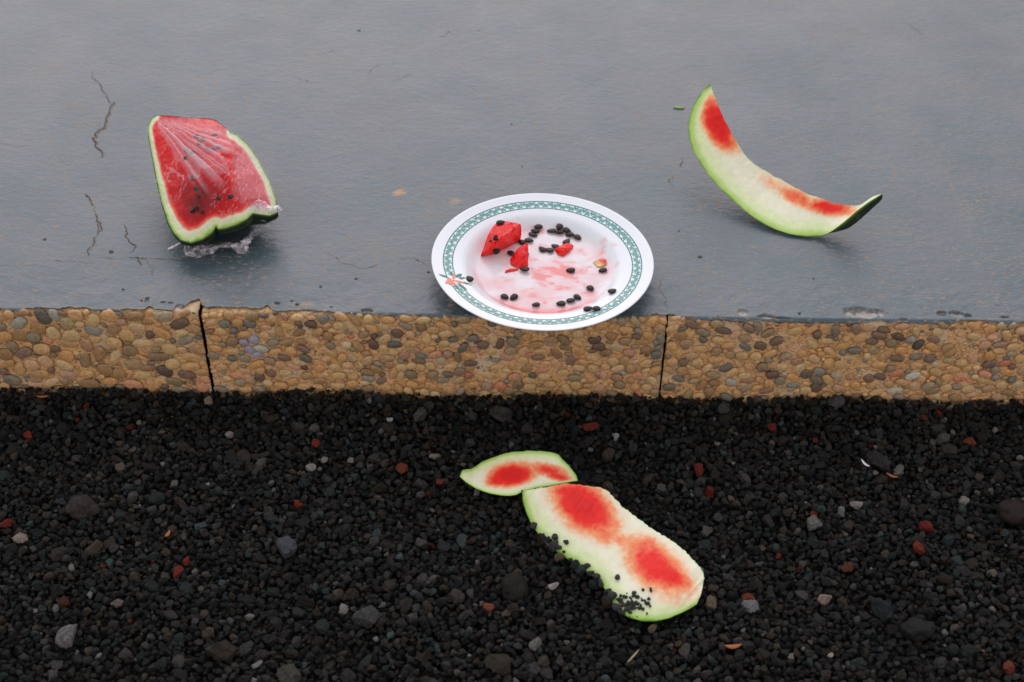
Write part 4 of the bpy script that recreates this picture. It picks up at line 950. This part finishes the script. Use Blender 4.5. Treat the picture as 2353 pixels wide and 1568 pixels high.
for (x, y, a, s) in [(600, 320, 20, .0048), (625, 385, -50, .0044), (660, 350, 35, .004), (775, 300, -40, .0042), (500, 460, 10, .0045), (555, 485, 15, .004), (495, 535, -60, .0046), (820, 430, 0, .0036), (545, 725, 60, .0034), (590, 830, 30, .0042), (610, 900, 60, .0036), (600, 1015, -30, .005), (560, 1050, -40, .004), (645, 1060, 60, .0036), (815, 925, -70, .0048), (930, 910, -40, .0046), (700, 430, 40, .0034), (760, 450, 20, .0034)]:
    link('seed', SEED, wedge, tuple(top_pt(x, y) + np.array([0, -.0003, .0004])), (.5, .1, img_angle(a)), (s * .95, s * .8, s * .8))
# film over the top: taut folds fanning out of the upper left corner
ax, ay = 178, 150
an = np.degrees(np.arctan2(AP[:, 1] - ay, AP[:, 0] - ax)); rad = np.hypot(AP[:, 0] - ax, AP[:, 1] - ay)
fan = sstep(6, 16, an) * sstep(66, 50, an) * sstep(1020, 650, rad)
def v1(a, k, sd):
    t = np.random.default_rng(sd).random(400); x = a * k + 60; i = np.floor(x).astype(int); f = x - i; f = f * f * (3 - 2 * f)
    return t[i] * (1 - f) + t[i + 1] * f
wob = (fbm(np.stack([rad * .004, an * .02, 0 * an], 1), 1, 2, 70) - .5) * 2.0
s1 = v1(an + wob, .42, 71); s2 = v1(an + wob, .8, 72)
fold = (sstep(.52, .85, s1) + .7 * sstep(.55, .9, s2)) * fan * (.45 + .9 * fbm(P3, 45, 2, 79))
patch = fbm(P3, 55, 3, 73)
POLY1 = np.array([(185, 130), (500, 138), (785, 165), (905, 260), (965, 470), (840, 485), (930, 700), (770, 690), (660, 668), (620, 760), (540, 730), (470, 610), (400, 560), (250, 330)], float)
POLY2 = np.array([(975, 500), (1090, 420), (1215, 590), (1370, 950), (1200, 935), (1030, 975), (1000, 760)], float)
POLY3 = np.array([(250, 590), (480, 740), (520, 770), (400, 715)], float)
wq = AP + np.stack([fbm(P3, 130, 3, 91) - .5, fbm(P3, 130, 3, 92) - .5], 1) * 90
haze = .36 * fold + .13 * inside(wq, POLY1) + .10 * inside(wq, POLY2) + .22 * inside(wq, POLY3) + .10 * sstep(900, 980, AP[:, 0]) * sstep(1000, 900, AP[:, 1])
L2 = np.stack([AP[:, 0] * .02 + AP[:, 1] * .012, AP[:, 1] * .004 - AP[:, 0] * .006, 0 * an], 1); cr = np.abs(fbm(L2, 1.2, 3, 74) - .5)
haze += .30 * (1 - sstep(0, .022, cr)) * (1 - fan) * sstep(.45, .55, fbm(P3, 35, 2, 76))
haze += .42 * np.exp(-(((AP[:, 0] - 1230) / 130) ** 2 + ((AP[:, 1] - 1030) / 55) ** 2)) * (.5 + fbm(P3, 160, 3, 75))
Pf = P3 + np.stack([0 * Zn, -.0005 + 0 * Zn, .0012 + .0022 * fold + .0014 * fbm(P3, 150, 2, 77) * inn], 1)
cx = P3.mean(0); Pf[:n_r, :2] += (P3[:n_r, :2] - cx[:2]) * .012
link('cling_film', mk_mesh('cling_film', Pf - org, TF, [M_FILM], floats={'haze': np.clip(haze, 0, .8)}), wedge)
SV, SF, SH = [], [], []; k0 = 0
def crumple(path, width, hz, seed, z0=None):
    global k0
    P = np.array([onz(*z1(x, y), z / 1000) for x, y, z in path]); L_ = np.linalg.norm(np.diff(P, axis=0), axis=1).sum(); n = max(16, int(L_ / .0009)); P = smooth_line(resample(P, n), 4)
    tan = np.gradient(P, axis=0); tan /= np.linalg.norm(tan, axis=1)[:, None] + 1e-9; sd_ = np.cross(tan, (0, 0, 1)); sd_ /= np.linalg.norm(sd_, axis=1)[:, None] + 1e-9; upv = np.cross(sd_, tan)
    nc = 15; a = np.linspace(0, 2 * math.pi, nc, endpoint=False); tt = np.linspace(0, 1, n); w = 1.25 * width / 1000 * (.35 + .65 * np.sin(tt * math.pi) ** .5) * (.6 + .9 * fbm(P, 90, 2, seed))
    G = P[:, None] + sd_[:, None] * (np.cos(a)[None] * w[:, None])[..., None] + upv[:, None] * (np.sin(a)[None] * w[:, None] * .55)[..., None]
    fl = G.reshape(-1, 3); off = np.stack([fbm(fl, 230, 3, seed + 1 + k) - .5 for k in range(3)], 1) * width / 1000 * 1.5; fl = fl + off; fl[:, 2] = np.maximum(fl[:, 2], .0006)
    SV.append(fl); SF.extend(tuple(q + k0 for q in f) for f in grid_faces(n, nc, True)); k0 += len(fl); SH.append(np.clip(1.7 * hz * (.3 + 1.7 * sstep(.5, .75, fbm(fl, 330, 2, seed + 9))), 0, .8))
crumple([(312, 1420, 2), (390, 1392, 4), (458, 1348, 9)], 1.1, .25, 81)
crumple([(485, 1385, 6), (500, 1440, 3), (560, 1470, 3), (640, 1462, 4), (720, 1445, 4), (800, 1415, 5)], 4.2, .17, 82)
crumple([(560, 1400, 12), (680, 1410, 8), (800, 1400, 6), (920, 1380, 8), (980, 1375, 8)], 3.4, .13, 83)
crumple([(925, 1375, 10), (985, 1400, 6), (1040, 1440, 3), (1065, 1375, 7), (1095, 1320, 10)], 4.4, .26, 84)
crumple([(1080, 1330, 9), (1170, 1260, 12), (1250, 1200, 16), (1300, 1180, 15), (1345, 1140, 18)], 4.0, .10, 85)
crumple([(1145, 1040, 42), (1170, 970, 47), (1240, 990, 46), (1300, 1020, 43), (1400, 1030, 38), (1425, 1050, 32)], 4.0, .16, 86)
crumple([(1330, 1110, 28), (1330, 1170, 16), (1350, 1210, 9)], 3.0, .12, 87)
crumple([(1160, 1090, 36), (1220, 1120, 28), (1300, 1120, 27), (1400, 1080, 30)], 3.6, .14, 88)
link('bunched_film', mk_mesh('bunched_film', np.vstack(SV) - org, SF, [M_FILM], floats={'haze': np.concatenate(SH)}), wedge)
